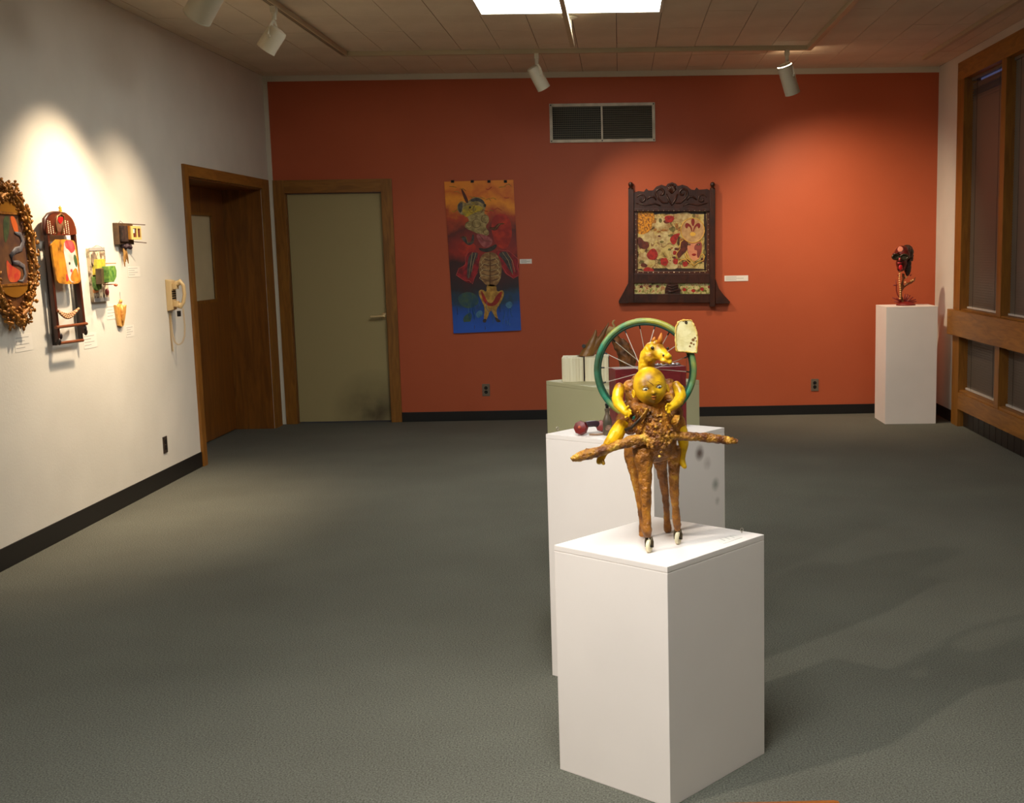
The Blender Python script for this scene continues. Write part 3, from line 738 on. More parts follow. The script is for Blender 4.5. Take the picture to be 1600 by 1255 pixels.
# inner moulding
fbox(230, 262, 345, 900, 0, 0.03, 'moulding', M_carve2); fbox(880, 908, 345, 900, 0, 0.03, 'moulding', M_carve2)
fbox(262, 880, 878, 900, 0, 0.03, 'moulding', M_carve2)
def collage(name, cols, scale):
    mt = D.materials.new(name); nt, bs = nodes_of(mt)
    tc = nt.nodes.new('ShaderNodeTexCoord'); n = nt.nodes.new('ShaderNodeTexNoise'); n.inputs['Scale'].default_value = scale; n.inputs['Detail'].default_value = 4; n.inputs['Distortion'].default_value = 1.2
    nt.links.new(tc.outputs['Object'], n.inputs['Vector'])
    cr = nt.nodes.new('ShaderNodeValToRGB'); el = cr.color_ramp.elements
    el[0].position = 0.28; el[0].color = cols[0]; el[1].position = 0.72; el[1].color = cols[-1]
    for i, c in enumerate(cols[1:-1]):
        e = el.new(0.28+0.44*(i+1)/(len(cols)-1)); e.color = c
    nt.links.new(n.outputs['Fac'], cr.inputs['Fac']); nt.links.new(cr.outputs['Color'], bs.inputs['Base Color']); bs.inputs['Roughness'].default_value = 0.4
    return mt
M_coll = collage('floral_collage', [C(50, 26, 14), C(92, 64, 30), C(176, 150, 84), C(206, 186, 120), C(120, 72, 36), C(218, 200, 140)], 11)
M_coll2 = collage('floral_strip', [C(70, 30, 18), C(110, 100, 44), C(150, 150, 80), C(210, 200, 140), C(160, 60, 30), C(190, 190, 120)], 20)
pan = fbox(262, 880, 345, 878, 0, 0.016, 'collage_panel', M_coll, bev=0)
fc = lambda pts, m, nm, k=0, sm=2: flat(pts, m, nm, pan, lambda x, y: ff(x, y, 0.016), Vector((0, -0.001-0.0008*k, 0)), 0.001+0.0008*k, sm)
def blob(cx, cy, rx, ry, n=12, j=0.2, seed=0):
    rr = random.Random(seed); return [(cx+rx*math.cos(2*PI*i/n)*(1+rr.uniform(-j, j)), cy+ry*math.sin(2*PI*i/n)*(1+rr.uniform(-j, j))) for i in range(n)]
M_mari = mat('paper_marigold', C(222, 150, 24), .5, col2=C(120, 66, 16), scale=60, lo=.4, hi=.62)
M_credp = mat('paper_red', C(178, 40, 26), .5, col2=C(130, 24, 18), scale=40)
M_creamp = mat('paper_cream', C(212, 196, 142), .5, col2=C(158, 122, 72), scale=22, detail=6)
M_brownp = mat('paper_brown', C(110, 44, 22), .5, col2=C(70, 26, 14), scale=30)
M_goldp = mat('paper_gold', C(226, 176, 70), .45)
M_darkp = mat('paper_dark', C(34, 18, 12), .5, col2=C(58, 34, 18), scale=40)
fc([(262, 345), (880, 345), (880, 372), (640, 365), (560, 372), (470, 362), (400, 380), (262, 372)], M_darkp, 'border', 0)
fc([(850, 345), (880, 345), (880, 878), (852, 878), (862, 620)], M_darkp, 'border', 0); fc([(262, 850), (880, 852), (880, 878), (262, 878)], M_darkp, 'border', 0)
fc([(262, 560), (330, 600), (380, 650), (330, 690), (262, 660)], M_brownp, 'patch', 0)
fc([(640, 360), (720, 352), (700, 390), (650, 392)], M_brownp, 'patch', 0)
for i, (x, y, rx, ry) in enumerate(((470, 455, 70, 56), (370, 570, 66, 58), (490, 580, 60, 62), (320, 770, 50, 70), (430, 690, 46, 40), (560, 820, 60, 40), (640, 400, 52, 40), (690, 380, 60, 34), (540, 500, 40, 36), (600, 700, 40, 44))):
    fc(blob(x, y, rx, ry, 14, .25, i), M_creamp, 'paper_flower', 0.8+0.04*i)
rc = random.Random(33); M_goldp2 = mat('paper_ochre', C(176, 120, 50), .5, col2=C(130, 80, 36), scale=40); M_olive = mat('paper_olive', C(120, 110, 54), .5, col2=C(84, 70, 34), scale=40)
for i in range(46):
    x, y = rc.uniform(280, 860), rc.uniform(375, 860)
    fc(blob(x, y, rc.uniform(12, 30), rc.uniform(9, 24), 9, .35, 200+i), (M_brownp, M_olive, M_creamp, M_olive, M_goldp2)[i % 5], 'paper_scrap', 1.25+0.015*i)
fc([(246, 342), (398, 340), (420, 392), (396, 450), (382, 520), (300, 556), (250, 530)], M_mari, 'marigold_patch', 2, 1)
for i, (x, y, rx, ry) in enumerate(((546, 410, 46, 34), (398, 728, 50, 52), (500, 794, 38, 40), (602, 790, 24, 28), (596, 714, 18, 22), (688, 816, 26, 24), (362, 868, 44, 24))):
    fc(blob(x, y, rx, ry, 12, .18, 40+i), M_credp, 'red_flower', 3+0.05*i)
fc([(545, 590), (590, 545), (650, 535), (620, 580), (600, 640), (572, 640)], M_credp, 'red_flower', 3)
fc([(620, 760), (612, 700), (650, 640), (650, 600), (700, 596), (720, 640), (700, 700), (660, 730), (640, 760)], M_brownp, 'hair', 3)
# portrait cut-out with medallion
M_skin = mat('paper_skin', C(226, 156, 110), .5, col2=C(206, 126, 96), scale=14)
M_skin2 = mat('paper_skin_shadow', C(120, 52, 48), .5, col2=C(150, 70, 60), scale=14)
fc([(700, 622), (836, 600), (838, 700), (806, 776), (762, 790), (718, 742)], M_skin, 'portrait', 4)
fc([(772, 640), (836, 606), (836, 700), (806, 770), (790, 740), (796, 690), (766, 690)], M_skin2, 'portrait_shade', 5)
for x in (722, 806): fc(blob(x, 640, 15, 8, 8, 0), M_darkp, 'eye', 6); 
for x in (722, 806): fc(blob(x, 640, 5, 4, 8, 0), M_creamp, 'eye_glint', 7)
fc([(742, 726), (765, 718), (790, 724), (778, 742), (756, 742)], M_credp, 'lips', 6)
def gold_line(pts, r=0.0035, k=0.018):
    b = MB(); b.sweep([ff(x, y, k) for x, y in pts], r, 6); return b.build('gold_edge', M_goldp, pan, smooth=True)
gold_line([(690, 720), (700, 760), (740, 790), (765, 830), (800, 800), (850, 780), (862, 745), (845, 722), (830, 740)])
gold_line([(612, 770), (610, 720), (640, 680), (646, 620), (670, 600)]); gold_line([(625, 810), (650, 780), (690, 770), (720, 800), (765, 832)])
gold_line([(832, 600), (836, 700), (812, 765), (765, 792), (720, 760), (700, 700)], 0.003)
fc([(755+104*math.cos(a*2*PI/24), 510+ (104 if math.sin(a*2*PI/24) < 0 else 112)*math.sin(a*2*PI/24)) for a in range(24)], mat('paper_tan', C(206, 168, 116), .5, col2=C(180, 138, 90), scale=30), 'medallion', 6, 1)
gold_line([(755+105*math.cos(a*2*PI/30), 510+(105 if math.sin(a*2*PI/30) < 0 else 114)*math.sin(a*2*PI/30)) for a in range(31)], 0.0035, 0.023)
M_fleur = mat('paper_oxblood', C(130, 32, 22), .5)
fc([(756, 392), (776, 432), (764, 476), (752, 478), (738, 432)], M_fleur, 'fleur_petal', 8, 2)
for sg in (1, -1):
    X = lambda x: 755+sg*(x-755)
    fc([(X(758), 524), (X(762), 490), (X(782), 456), (X(812), 444), (X(826), 468), (X(818), 494), (X(800), 496), (X(800), 476), (X(784), 480), (X(770), 506), (X(766), 524)], M_fleur, 'fleur_petal', 8, 2)
fc(blob(755, 548, 26, 18, 12, .1), M_goldp, 'sun_motif', 8)
# nail heads
nm_ = MB().sph((0, 0, 0), (0.0045, 0.003, 0.0045), 8, 5).build('nail', mat('nail_head', C(190, 176, 150), .3, .7)); nail = nm_.data; D.objects.remove(nm_)
for i in range(14):
    for yq in (338, 889): piece('nail', nail, ff(266+i*46, yq, 0.0465 if yq < 400 else 0.031), fr)
for i in range(12):
    for xq in (247, 894): piece('nail', nail, ff(xq, 370+i*45, 0.031), fr)
st = fbox(235, 912, 985, 1080, 0, 0.026, 'collage_strip', M_coll2, bev=0)
rs = random.Random(5)
for i in range(7):
    x = 680+i*38+rs.uniform(-8, 8); y = 1005+rs.uniform(0, 50)
    flat(blob(x, y, 18, 15, 9, .2, 60+i), M_credp if i % 2 == 0 else M_creamp, 'paper_flower', st, lambda x, y: ff(x, y, 0.026), Vector((0, -0.0015, 0)), 0.0015)
for i in range(7):
    x = 270+i*34+rs.uniform(-8, 8); y = 1005+rs.uniform(0, 50)
    flat(blob(x, y, 16, 14, 9, .2, 80+i), M_creamp if i % 2 == 0 else M_brownp, 'paper_flower', st, lambda x, y: ff(x, y, 0.026), Vector((0, -0.0015, 0)), 0.0015)
hd = fpoly([(505, 1075), (508, 1030), (530, 988), (622, 988), (630, 1030), (648, 1040), (640, 1075)], 0.026, 0.05, 'carved_handle', M_carve)
for yq in (1002, 1022, 1050): 
    b = MB(); b.sweep([ff(520, yq, 0.052), ff(570, yq+12, 0.055), ff(628, yq, 0.052)], [0.003, 0.006, 0.003], 8); b.build('carving', M_carve, hd, smooth=True)

# ================================================================== PEDESTALS
def stained(name, col, spots=(), col2=None):
    mt = D.materials.new(name); nt, bs = nodes_of(mt)
    tc = nt.nodes.new('ShaderNodeTexCoord'); n = nt.nodes.new('ShaderNodeTexNoise'); n.inputs['Scale'].default_value = 28; n.inputs['Detail'].default_value = 5
    nt.links.new(tc.outputs['Object'], n.inputs['Vector'])
    n0 = nt.nodes.new('ShaderNodeTexNoise'); n0.inputs['Scale'].default_value = 3
    nt.links.new(tc.outputs['Object'], n0.inputs['Vector'])
    cr = nt.nodes.new('ShaderNodeValToRGB'); cr.color_ramp.elements[0].position = .3; cr.color_ramp.elements[1].position = .7
    cr.color_ramp.elements[0].color = col; cr.color_ramp.elements[1].color = col2 or tuple(min(1, k*1.05) for k in col[:3])+(1,)
    nt.links.new(n0.outputs['Fac'], cr.inputs['Fac'])
    cur = cr.outputs['Color']
    for (p, rad, sc_, amt) in spots:
        vm = nt.nodes.new('ShaderNodeVectorMath'); vm.operation = 'DISTANCE'; vm.inputs[1].default_value = p
        nt.links.new(tc.outputs['Object'], vm.inputs[0])
        a = nt.nodes.new('ShaderNodeMath'); a.operation = 'SUBTRACT'; a.inputs[0].default_value = rad; nt.links.new(vm.outputs['Value'], a.inputs[1])
        c = nt.nodes.new('ShaderNodeMath'); c.operation = 'MULTIPLY'; nt.links.new(a.outputs[0], c.inputs[0]); nt.links.new(n.outputs['Fac'], c.inputs[1])
        d = nt.nodes.new('ShaderNodeMath'); d.operation = 'MULTIPLY'; d.inputs[1].default_value = amt/rad; d.use_clamp = True; nt.links.new(c.outputs[0], d.inputs[0])
        mx = nt.nodes.new('ShaderNodeMix'); mx.data_type = 'RGBA'; nt.links.new(d.outputs[0], mx.inputs[0]); nt.links.new(cur, mx.inputs[6]); mx.inputs[7].default_value = sc_
        cur = mx.outputs[2]
    nt.links.new(cur, bs.inputs['Base Color']); bs.inputs['Roughness'].default_value = 0.5
    return mt
def pedestal(pts, h, label, m_side, m_top=None):
    cx = sum(p[0] for p in pts)/4; cy = sum(p[1] for p in pts)/4
    t = thing('pedestal', (cx, cy, 0), label, 'pedestal', 'gallery pedestals')
    b = MB(); b.quad_box([(x, y, 0.0) for x, y in pts]+[(x, y, h-0.018) for x, y in pts]); b.build('body', m_side, t, bevel=0.0025)
    b = MB(); b.quad_box([(x, y, h-0.018) for x, y in pts]+[(x, y, h) for x, y in pts]); b.build('top_panel', m_top or m_side, t, bevel=0.0025)
    return t
M_ped = stained('white_pedestal_paint', C(238, 228, 221))
Z1, Z2, Z3, Z4 = 0.713, 0.925, 1.02, 1.046
p1 = [(3.0, 3.512), (3.331, 3.234), (3.645, 3.592), (3.314, 3.870)]
p2 = [(2.93, 4.338), (3.318, 4.062), (3.595, 4.412), (3.207, 4.688)]
p3 = [(2.878, 5.263), (3.173, 4.883), (3.552, 5.178), (3.257, 5.558)]
p4 = [(5.557, 10.508), (6.008, 10.488), (6.026, 10.905), (5.553, 10.925)]
s1 = at(1093, 708, 4.36)-Vector((sum(p[0] for p in p2)/4, sum(p[1] for p in p2)/4, 0)); 
def onface(px_, py_, A, B):      # point of a vertical face through floor points A-B
    d = ray(px_, py_); n = Vector((B[1]-A[1], A[0]-B[0], 0)); t = (Vector((A[0], A[1], 0))-CAMP).dot(n)/d.dot(n); return CAMP+d*t
c2 = Vector((sum(p[0] for p in p2)/4, sum(p[1] for p in p2)/4, 0))
spots = [(tuple(onface(1093, 708, p2[1], p2[2])-c2), 0.034, C(118, 98, 90), 2.4), (tuple(onface(1105, 724, p2[1], p2[2])-c2), 0.03, C(186, 170, 160), 1.2),
         (tuple(onface(1118, 757, p2[1], p2[2])-c2), 0.03, C(150, 152, 138), 1.8), (tuple(onface(1121, 783, p2[1], p2[2])-c2), 0.02, C(186, 178, 166), 1.2)]
M_ped2 = stained('scuffed_pedestal_paint', C(238, 228, 221), spots)
M_ped3 = stained('sage_pedestal_paint', C(176, 172, 132), (), C(184, 178, 140))
pedestal(p1, Z1, 'nearest white pedestal carrying the wheeled doll sculpture', M_ped)
pedestal(p2, Z2, 'scuffed white pedestal with the red box and bottle on top', M_ped2)
pedestal(p3, Z3, 'sage green pedestal carrying the altered books', M_ped3)
pedestal(p4, Z4, 'white pedestal in the right corner under the dark head', M_ped)
def screw_eye(p, label):
    t = thing('screw_eye', p, label, 'screw', 'screw eyes on pedestals'); p = Vector(p)
    MB().cyl(p-Vector((0, 0, .004)), p+Vector((0, 0, 0.006)), 0.0014, n=8).build('shank', M_steel, t)
    MB().torus(p+Vector((0, 0, 0.0105)), (0.4, -1, 0), 0.005, 0.0013, 16, 6).build('eye', M_steel, t, smooth=True)
screw_eye(atz(1159, 833, Z1), 'tiny metal screw eye on the nearest pedestal top')
screw_eye(atz(871, 674, Z2), 'tiny metal screw eye on the scuffed pedestal top')
# label lying on the front pedestal
A_ = [atz(1117, 845, Z1), atz(1131, 850, Z1), atz(1160, 840, Z1), atz(1146, 836, Z1)]
t = thing('label_card', A_[0], 'white label lying flat on the nearest pedestal', 'card', 'gallery label cards')
MB().prism([p+Vector((0, 0, 0.0012)) for p in A_], (0, 0, -0.0012)).build('paper', M_card, t)
for k in (0.25, 0.5, 0.75):
    a = A_[3].lerp(A_[0], k).lerp(A_[2].lerp(A_[1], k), 0.1); c = A_[3].lerp(A_[0], k).lerp(A_[2].lerp(A_[1], k), 0.62)
    dv = (A_[0]-A_[3]).normalized()*0.0009
    MB().prism([q+Vector((0, 0, 0.0016)) for q in (a-dv, a+dv, c+dv, c-dv)], (0, 0, -0.0004)).build('text_line', M_ink, t)

# ================================================================== WHEELED DOLL SCULPTURE
KPX = 3.52/1863
def S(x, y, d): return at(x, y, d)
root = thing('doll_sculpture', (3.33, 3.52, Z1), 'golden doll and horse sculpture with a green bicycle wheel, standing on small wheels', 'sculpture')
M_bark = mat('gilded_papier_mache', C(116, 68, 18), 0.42, col2=C(178, 112, 30), scale=26, detail=8, lo=.36, hi=.58, col3=C(206, 150, 46), bump=0.7, bscale=90)
M_gilt = mat('crusted_gilding', C(112, 60, 18), 0.4, col2=C(190, 130, 36), scale=30, detail=8, lo=.4, hi=.58, col3=C(226, 184, 72), bump=0.9, bscale=110)
M_yellow = mat('yellow_doll_paint', C(150, 96, 14), 0.33, col2=C(230, 180, 20), scale=22, detail=7, lo=.34, hi=.5, bump=0.05, bscale=60, spec=0.4, coat=0.0)
M_yhead = mat('yellow_head_paint', C(128, 82, 12), 0.38, col2=C(222, 172, 20), scale=16, detail=8, lo=.34, hi=.54, spec=0.4, coat=0.0)
# horse body and legs: one skin
b = MB()
def limb(pts, n=12): b.sweep([S(x, y, d) for x, y, d, r in pts], [r*KPX for x, y, d, r in pts], n)
limb([(1018, 628, 3.45, 20), (1018, 642, 3.45, 25), (1021, 656, 3.45, 29), (1024, 670, 3.45, 31), (1027, 686, 3.46, 31), (1029, 700, 3.47, 28), (1029, 712, 3.48, 20)], 16)
limb([(1028, 694, 3.45, 27), (1022, 697, 3.53, 27), (1016, 697, 3.62, 25), (1013, 700, 3.66, 15)], 16)
limb([(1004, 700, 3.44, 18), (1006, 715, 3.43, 16), (1007, 730, 3.425, 12.5), (1008.5, 754, 3.42, 10), (1009.5, 783, 3.41, 8.3), (1010, 806, 3.407, 6.6), (1010.5, 818, 3.405, 7.8), (1011, 830, 3.404, 8.2), (1011.5, 840, 3.403, 6)])
limb([(1050, 700, 3.47, 15), (1053, 714, 3.475, 11.5), (1053.5, 730, 3.48, 9.6), (1053, 764, 3.487, 8), (1055, 793, 3.492, 6), (1057, 812, 3.495, 6.8), (1058, 820, 3.495, 6.8), (1058.5, 830, 3.495, 4.5)])
limb([(1028, 705, 3.60, 15), (1034, 735, 3.62, 9), (1039.5, 773, 3.635, 6.2), (1042, 806, 3.643, 5), (1042.5, 815, 3.644, 6.2), (1043.5, 831, 3.644, 7.4)])
limb([(992, 697, 3.58, 17), (986, 712, 3.585, 12), (991, 737, 3.585, 9), (998.5, 773, 3.58, 7), (1003, 810, 3.575, 5.5), (1004, 822, 3.573, 6.5), (1005, 838, 3.572, 7)])
# crusted shoulders, thighs of the rider, collar lumps
for x, y, d, r in ((986, 606, 3.50, 13), (990, 622, 3.49, 14), (984, 640, 3.47, 12), (996, 636, 3.45, 13), (975, 656, 3.47, 13), (984, 668, 3.47, 12), (1045, 628, 3.49, 14), (1052, 612, 3.51, 11), (1056, 644, 3.48, 12), (1060, 660, 3.48, 12), (1052, 674, 3.47, 12), (1015, 610, 3.52, 24), (1000, 596, 3.53, 14), (1046, 600, 3.53, 9)):
    b.sph(S(x, y, d), r*KPX)
body = b.build('horse_body', M_bark, root); fuse(body, 0.003, 8, 0.0022, 0.02, 0.0011, 0.006)
for v in body.data.vertices: v.co.z = max(v.co.z, 0.0005)
# gold crust across the chest
b = MB(); rr = random.Random(3)
for i in range(120):
    x = rr.gauss(1026, 14); y = rr.gauss(684, 9)
    b.sph(S(x, y, 3.388+0.00004*(x-1026)**2), rr.uniform(1.6, 3.6)*KPX, 8, 6)
for i in range(50):
    x = rr.gauss(1014, 20); y = rr.gauss(662, 8)
    b.sph(S(x, y, 3.398+0.00004*(x-1022)**2), rr.uniform(1.5, 3.2)*KPX, 8, 6)
o = b.build('chest_crust', M_gilt, body); fuse(o, 0.002, 1, 0.0012, 0.004)
# cloth like flaps
for pts in ([(996, 657, 3.42), (1003, 643, 3.40), (1012, 640, 3.39), (1006, 650, 3.39), (999, 660, 3.395), (990, 671, 3.40)], [(1049, 661, 3.42), (1056, 654, 3.40), (1061, 650, 3.40), (1059, 660, 3.40), (1052, 664, 3.41)]):
    b = MB(); b.sweep([S(*p) for p in pts], [2*KPX, 5*KPX, 4*KPX, 5*KPX, 4*KPX, 1*KPX], 8, ell=(1.2, .4)) if len(pts) == 6 else b.sweep([S(*p) for p in pts], [2*KPX, 5*KPX, 4*KPX, 5*KPX, 1*KPX], 8, ell=(1.2, .4))
    o = b.build('flap', M_gilt, body, smooth=True); roughen(o, 0.003, 0.01)
b = MB(); b.sweep([S(x, y, d) for x, y, d in ((977, 672, 3.41), (987, 668, 3.40), (995, 660, 3.39), (1004, 649, 3.385))], [2.6*KPX, 2.4*KPX, 2*KPX, 1.5*KPX], 8); b.build('strap', mat('dark_strap', C(44, 30, 14), .5), body, smooth=True)
# wings: one long bark rod
wp = [(893, 718, 3.40, 4), (899, 716, 3.40, 7), (910, 712.5, 3.40, 8.6), (925, 708, 3.40, 8.6), (940, 704, 3.40, 8), (957, 699, 3.402, 7.6), (975, 693, 3.405, 8), (992, 688, 3.405, 8.4), (1008, 685, 3.405, 9), (1026, 683, 3.41, 9.4), (1044, 682, 3.415, 8.4), (1062, 681.5, 3.425, 7.4), (1080, 682, 3.43, 7), (1098, 683.5, 3.435, 7), (1116, 685.5, 3.44, 7), (1134, 687.5, 3.445, 6.6), (1148, 689, 3.448, 5.4), (1154, 690, 3.45, 3)]
b = MB(); fine = []
for i in range(len(wp)-1):
    for k in range(5): fine.append([wp[i][j]+(wp[i+1][j]-wp[i][j])*k/5 for j in range(4)])
b.sweep([S(x, y, d) for x, y, d, r in fine], [r*KPX for x, y, d, r in fine], 16, ell=(0.95, 0.8))
o = b.build('bark_wing', M_gilt, root, smooth=True); roughen(o, 0.004, 0.014, 0.0025, 0.005)
for i in range(16):
    x = rr.uniform(1070, 1150) if i % 2 else rr.uniform(900, 980); k = min(fine, key=lambda q: abs(q[0]-x))
    a = S(x, k[1]+rr.choice((-1, 1))*k[3]*.8, k[2]); c = a+Vector((rr.uniform(-.008, .008), rr.uniform(-.004, .004), rr.uniform(-.006, .006)))
    MB().cyl(a, c, 0.0028, 0.0006, 6).build('bark_splinter', M_gilt, o)
# little wheels under the front feet
M_cream = mat('cream_wheel', C(226, 214, 178), .45); M_fork = mat('rusty_fork', C(72, 58, 34), .5, .5)
for (cx, cy, d, rd) in ((1014.5, 852.5, 3.400, 10.2), (1059.5, 840.5, 3.492, 9.8)):
    c = S(cx, cy, d); c.z = Z1+rd*KPX+0.0003; ax = Vector((0.93, -0.36, 0)).normalized()
    r = rd*KPX; wdt = 0.0055
    wl = MB().lathe([(r*.45, -wdt), (r*.9, -wdt), (r, -wdt*.7), (r, wdt*.7), (r*.9, wdt), (r*.45, wdt), (r*.4, wdt*.6), (0.001, wdt*.6)], c, ax, 28).build('caster_wheel', M_cream, root, smooth='auto')
    MB().cyl(c-ax*0.010, c+ax*0.010, 0.0028, n=10).build('axle', M_dark, wl)
    b = MB()
    for sg in (-1, 1):
        b.sweep([c+ax*sg*0.0085+Vector((0, 0, -0.004)), c+ax*sg*0.0085+Vector((0, 0.002, 0.012)), c+ax*sg*0.006+Vector((-0.001, 0.003, 0.026))], [0.004, 0.0045, 0.004], 8, ell=(1.2, .5))
    b.build('caster_fork', M_fork, wl, smooth=True)
# doll limbs
def limb_part(name, pts, fingers, m=M_yellow, vox=0.0016, par=root):
    b = MB(); b.sweep([S(x, y, d) for x, y, d, r in pts], [r*KPX for x, y, d, r in pts], 14)
    for e in (0, -1): b.sph(S(*pts[e][:3]), pts[e][3]*KPX)
    for fg in fingers: 
        b.sweep([S(x, y, d) for x, y, d, r in fg], [r*KPX for x, y, d, r in fg], 8); b.sph(S(*fg[-1][:3]), fg[-1][3]*KPX, 8, 6)
    o = b.build(name, m, par); fuse(o, vox, 3, 0.0006, 0.012); return o
limb_part('doll_arm', [(968, 606, 3.46, 8), (966, 614, 3.452, 9.2), (964.5, 624, 3.44, 9), (967, 632, 3.425, 8.6), (972, 638, 3.41, 7.4), (976.5, 643, 3.40, 6), (979.5, 645.5, 3.395, 5.6)],
    [[(979, 642, 3.395, 2.4), (983.5, 640.5, 3.39, 2.2), (985.5, 642.5, 3.387, 1.9)], [(981, 644, 3.395, 2.2), (985, 644.5, 3.388, 2.1), (986, 647, 3.386, 1.8)], [(980, 647, 3.395, 2.2), (983, 649, 3.388, 2), (982.5, 651, 3.387, 1.7)],
     [(977, 648, 3.395, 2.1), (978.5, 651.5, 3.39, 1.9), (977.5, 653, 3.388, 1.6)], [(978, 641, 3.392, 2.3), (980, 636.5, 3.388, 2), (982, 635, 3.386, 1.7)]])
limb_part('doll_arm', [(1057, 603, 3.47, 7.5), (1061.5, 610, 3.462, 9), (1063.5, 619, 3.45, 9), (1060, 627, 3.435, 8.6), (1054, 632.5, 3.42, 7.4), (1049, 636, 3.41, 6), (1046, 638, 3.405, 5.4)],
    [[(1045, 635, 3.402, 2.3), (1041.5, 634, 3.396, 2.1), (1040.5, 636, 3.394, 1.8)], [(1044, 637, 3.402, 2.2), (1041, 638.5, 3.395, 2), (1041, 641, 3.393, 1.7)], [(1045, 640, 3.402, 2.2), (1043, 643, 3.396, 2), (1044, 645, 3.394, 1.7)],
     [(1047, 641, 3.402, 2), (1046, 644, 3.397, 1.8), (1047, 645.5, 3.396, 1.5)], [(1047, 634, 3.40, 2.2), (1044, 631.5, 3.396, 1.9), (1042.5, 631.8, 3.394, 1.6)]])
limb_part('doll_leg', [(973, 662, 3.46, 10), (969, 668, 3.45, 11), (963, 679, 3.435, 12.2), (957, 688, 3.43, 10.6), (951, 695, 3.428, 9), (946, 703, 3.428, 7), (943, 709, 3.428, 6), (939, 716, 3.425, 6), (936.5, 721, 3.42, 5)],
    [[(939, 716, 3.42, 4.5), (941, 721, 3.415, 4), (943, 724, 3.41, 3)]])
limb_part('doll_leg', [(1060, 658, 3.49, 8), (1064, 668, 3.48, 9), (1067, 682, 3.475, 9.4), (1068, 695, 3.475, 8), (1066.5, 708, 3.475, 5.8), (1065.5, 718, 3.475, 5), (1067, 725, 3.47, 5), (1069.5, 729, 3.465, 4)], [])
# doll head
hc = S(1015.5, 603.5, 3.425); RX, RY, RZ = 0.0485, 0.050, 0.0562
Rm = (Matrix.Rotation(math.radians(-8), 3, 'Y') @ Matrix.Rotation(math.radians(6), 3, 'Z') @ Matrix.Rotation(math.radians(-13), 3, 'X'))
FZ = 0.0
def gs(u, v, a, c, su, sv=None): sv = sv or su; return math.exp(-((u-a)/su)**2-((v-c)/sv)**2)
def head_pt(th, ph, lift=0.0):
    d = Vector((math.sin(th)*math.cos(ph), math.sin(th)*math.sin(ph), math.cos(th)))
    x, y, z = d; k = 1.0
    wx = 1-0.16*max(0, -z-0.25)**1.2; top = 1+0.03*max(0, z)
    p = Vector((x*RX*wx*top, y*RY*(1+0.06*max(0, z)*max(0, y)), z*RZ))
    e = 0.0
    if y < 0:
        f = min(1, -y*2.2); z = z+FZ
        e += f*(0.0078*gs(x, z, 0.03, -.44, .10, .08)+0.0030*gs(x, z, 0.03, -.33, .06, .12)-0.0032*gs(x, z, -.38, -.20, .17, .10)-0.0032*gs(x, z, .42, -.20, .17, .10)
            + 0.0036*gs(x, z, -.48, -.50, .22)+0.0036*gs(x, z, .52, -.50, .22)+0.0040*gs(x, z, .03, -.61, .15, .04)+0.0042*gs(x, z, .03, -.71, .12, .045)-0.0030*gs(x, z, .03, -.66, .17, .018)
            + 0.0040*gs(x, z, .03, -.88, .16, .09)+0.0016*gs(x, z, -.12, -.46, .05)+0.0016*gs(x, z, .18, -.46, .05)+0.0016*gs(x, z, -.38, -.03, .22, .06)+0.0016*gs(x, z, .42, -.03, .22, .06))
    return hc+Rm@(p+d*(e+lift))
b = MB(); NU, NV = 96, 64
for i in range(1, NV):
    for j in range(NU): b.v.append(head_pt(PI*i/NV, 2*PI*j/NU))
b.v.append(head_pt(0, 0)); b.v.append(head_pt(PI, 0)); tp = (NV-1)*NU
for i in range(NV-2):
    for j in range(NU): b.f.append((i*NU+j, (i+1)*NU+j, (i+1)*NU+(j+1) % NU, i*NU+(j+1) % NU))
for j in range(NU): b.f.append((tp, j, (j+1) % NU)); b.f.append((tp+1, (NV-2)*NU+(j+1) % NU, (NV-2)*NU+j))
head = b.build('doll_head', M_yhead, root, smooth=True)
def on_head(x, z, lift=0.0):
    z -= FZ
    y = -math.sqrt(max(0.0, 1-x*x-z*z)); return head_pt(math.acos(max(-1, min(1, z))), math.atan2(y, x), lift)
for ex in (-.38, .42):
    c = on_head(ex, -.20, -0.0028); nrm = (on_head(ex, -.20, .01)-on_head(ex, -.20, 0)).normalized()
    MB().sph(c, (0.0108, 0.0066, 0.0066), 16, 10, Rm).build('eye', mat('eye_white', C(214, 204, 176), .25), head, smooth=True)
    ic = c+nrm*0.0047+Rm@Vector((0.0005, 0, -0.0002))
    MB().sph(ic, (0.0043, 0.0022, 0.0046), 14, 8, Rm).build('iris', mat('iris_blue', C(74, 92, 112), .2), head, smooth=True)
    MB().sph(ic+nrm*0.0014, (0.002, 0.0013, 0.0022), 10, 6, Rm).build('pupil', mat('pupil', C(10, 10, 12), .2), head, smooth=True)
    MB().sweep([on_head(ex-.20, -.215, .0006), on_head(ex-.1, -.12, .001), on_head(ex, -.095, .0012), on_head(ex+.1, -.12, .001), on_head(ex+.20, -.215, .0006)], [.0006, .0014, .0018, .0014, .0006], 6).build('upper_lid', mat('lid_brown', C(120, 80, 14), .5), head, smooth=True)
MB().sweep([on_head(x, z, .0004) for x, z in ((-.15, -.645), (-.05, -.625), (.03, -.64), (.11, -.625), (.21, -.645))], [.0005, .0014, .0018, .0014, .0005], 6).build('mouth_line', mat('mouth_red', C(130, 46, 20), .5), head, smooth=True)
M_lipp = mat('lip_paint', C(196, 110, 30), .4)
MB().sweep([on_head(x, z, -.0004) for x, z in ((-.13, -.65), (-.05, -.60), (.03, -.61), (.11, -.60), (.19, -.65))], [.0004, .0022, .0022, .0022, .0004], 8).build('upper_lip', M_lipp, head, smooth=True)
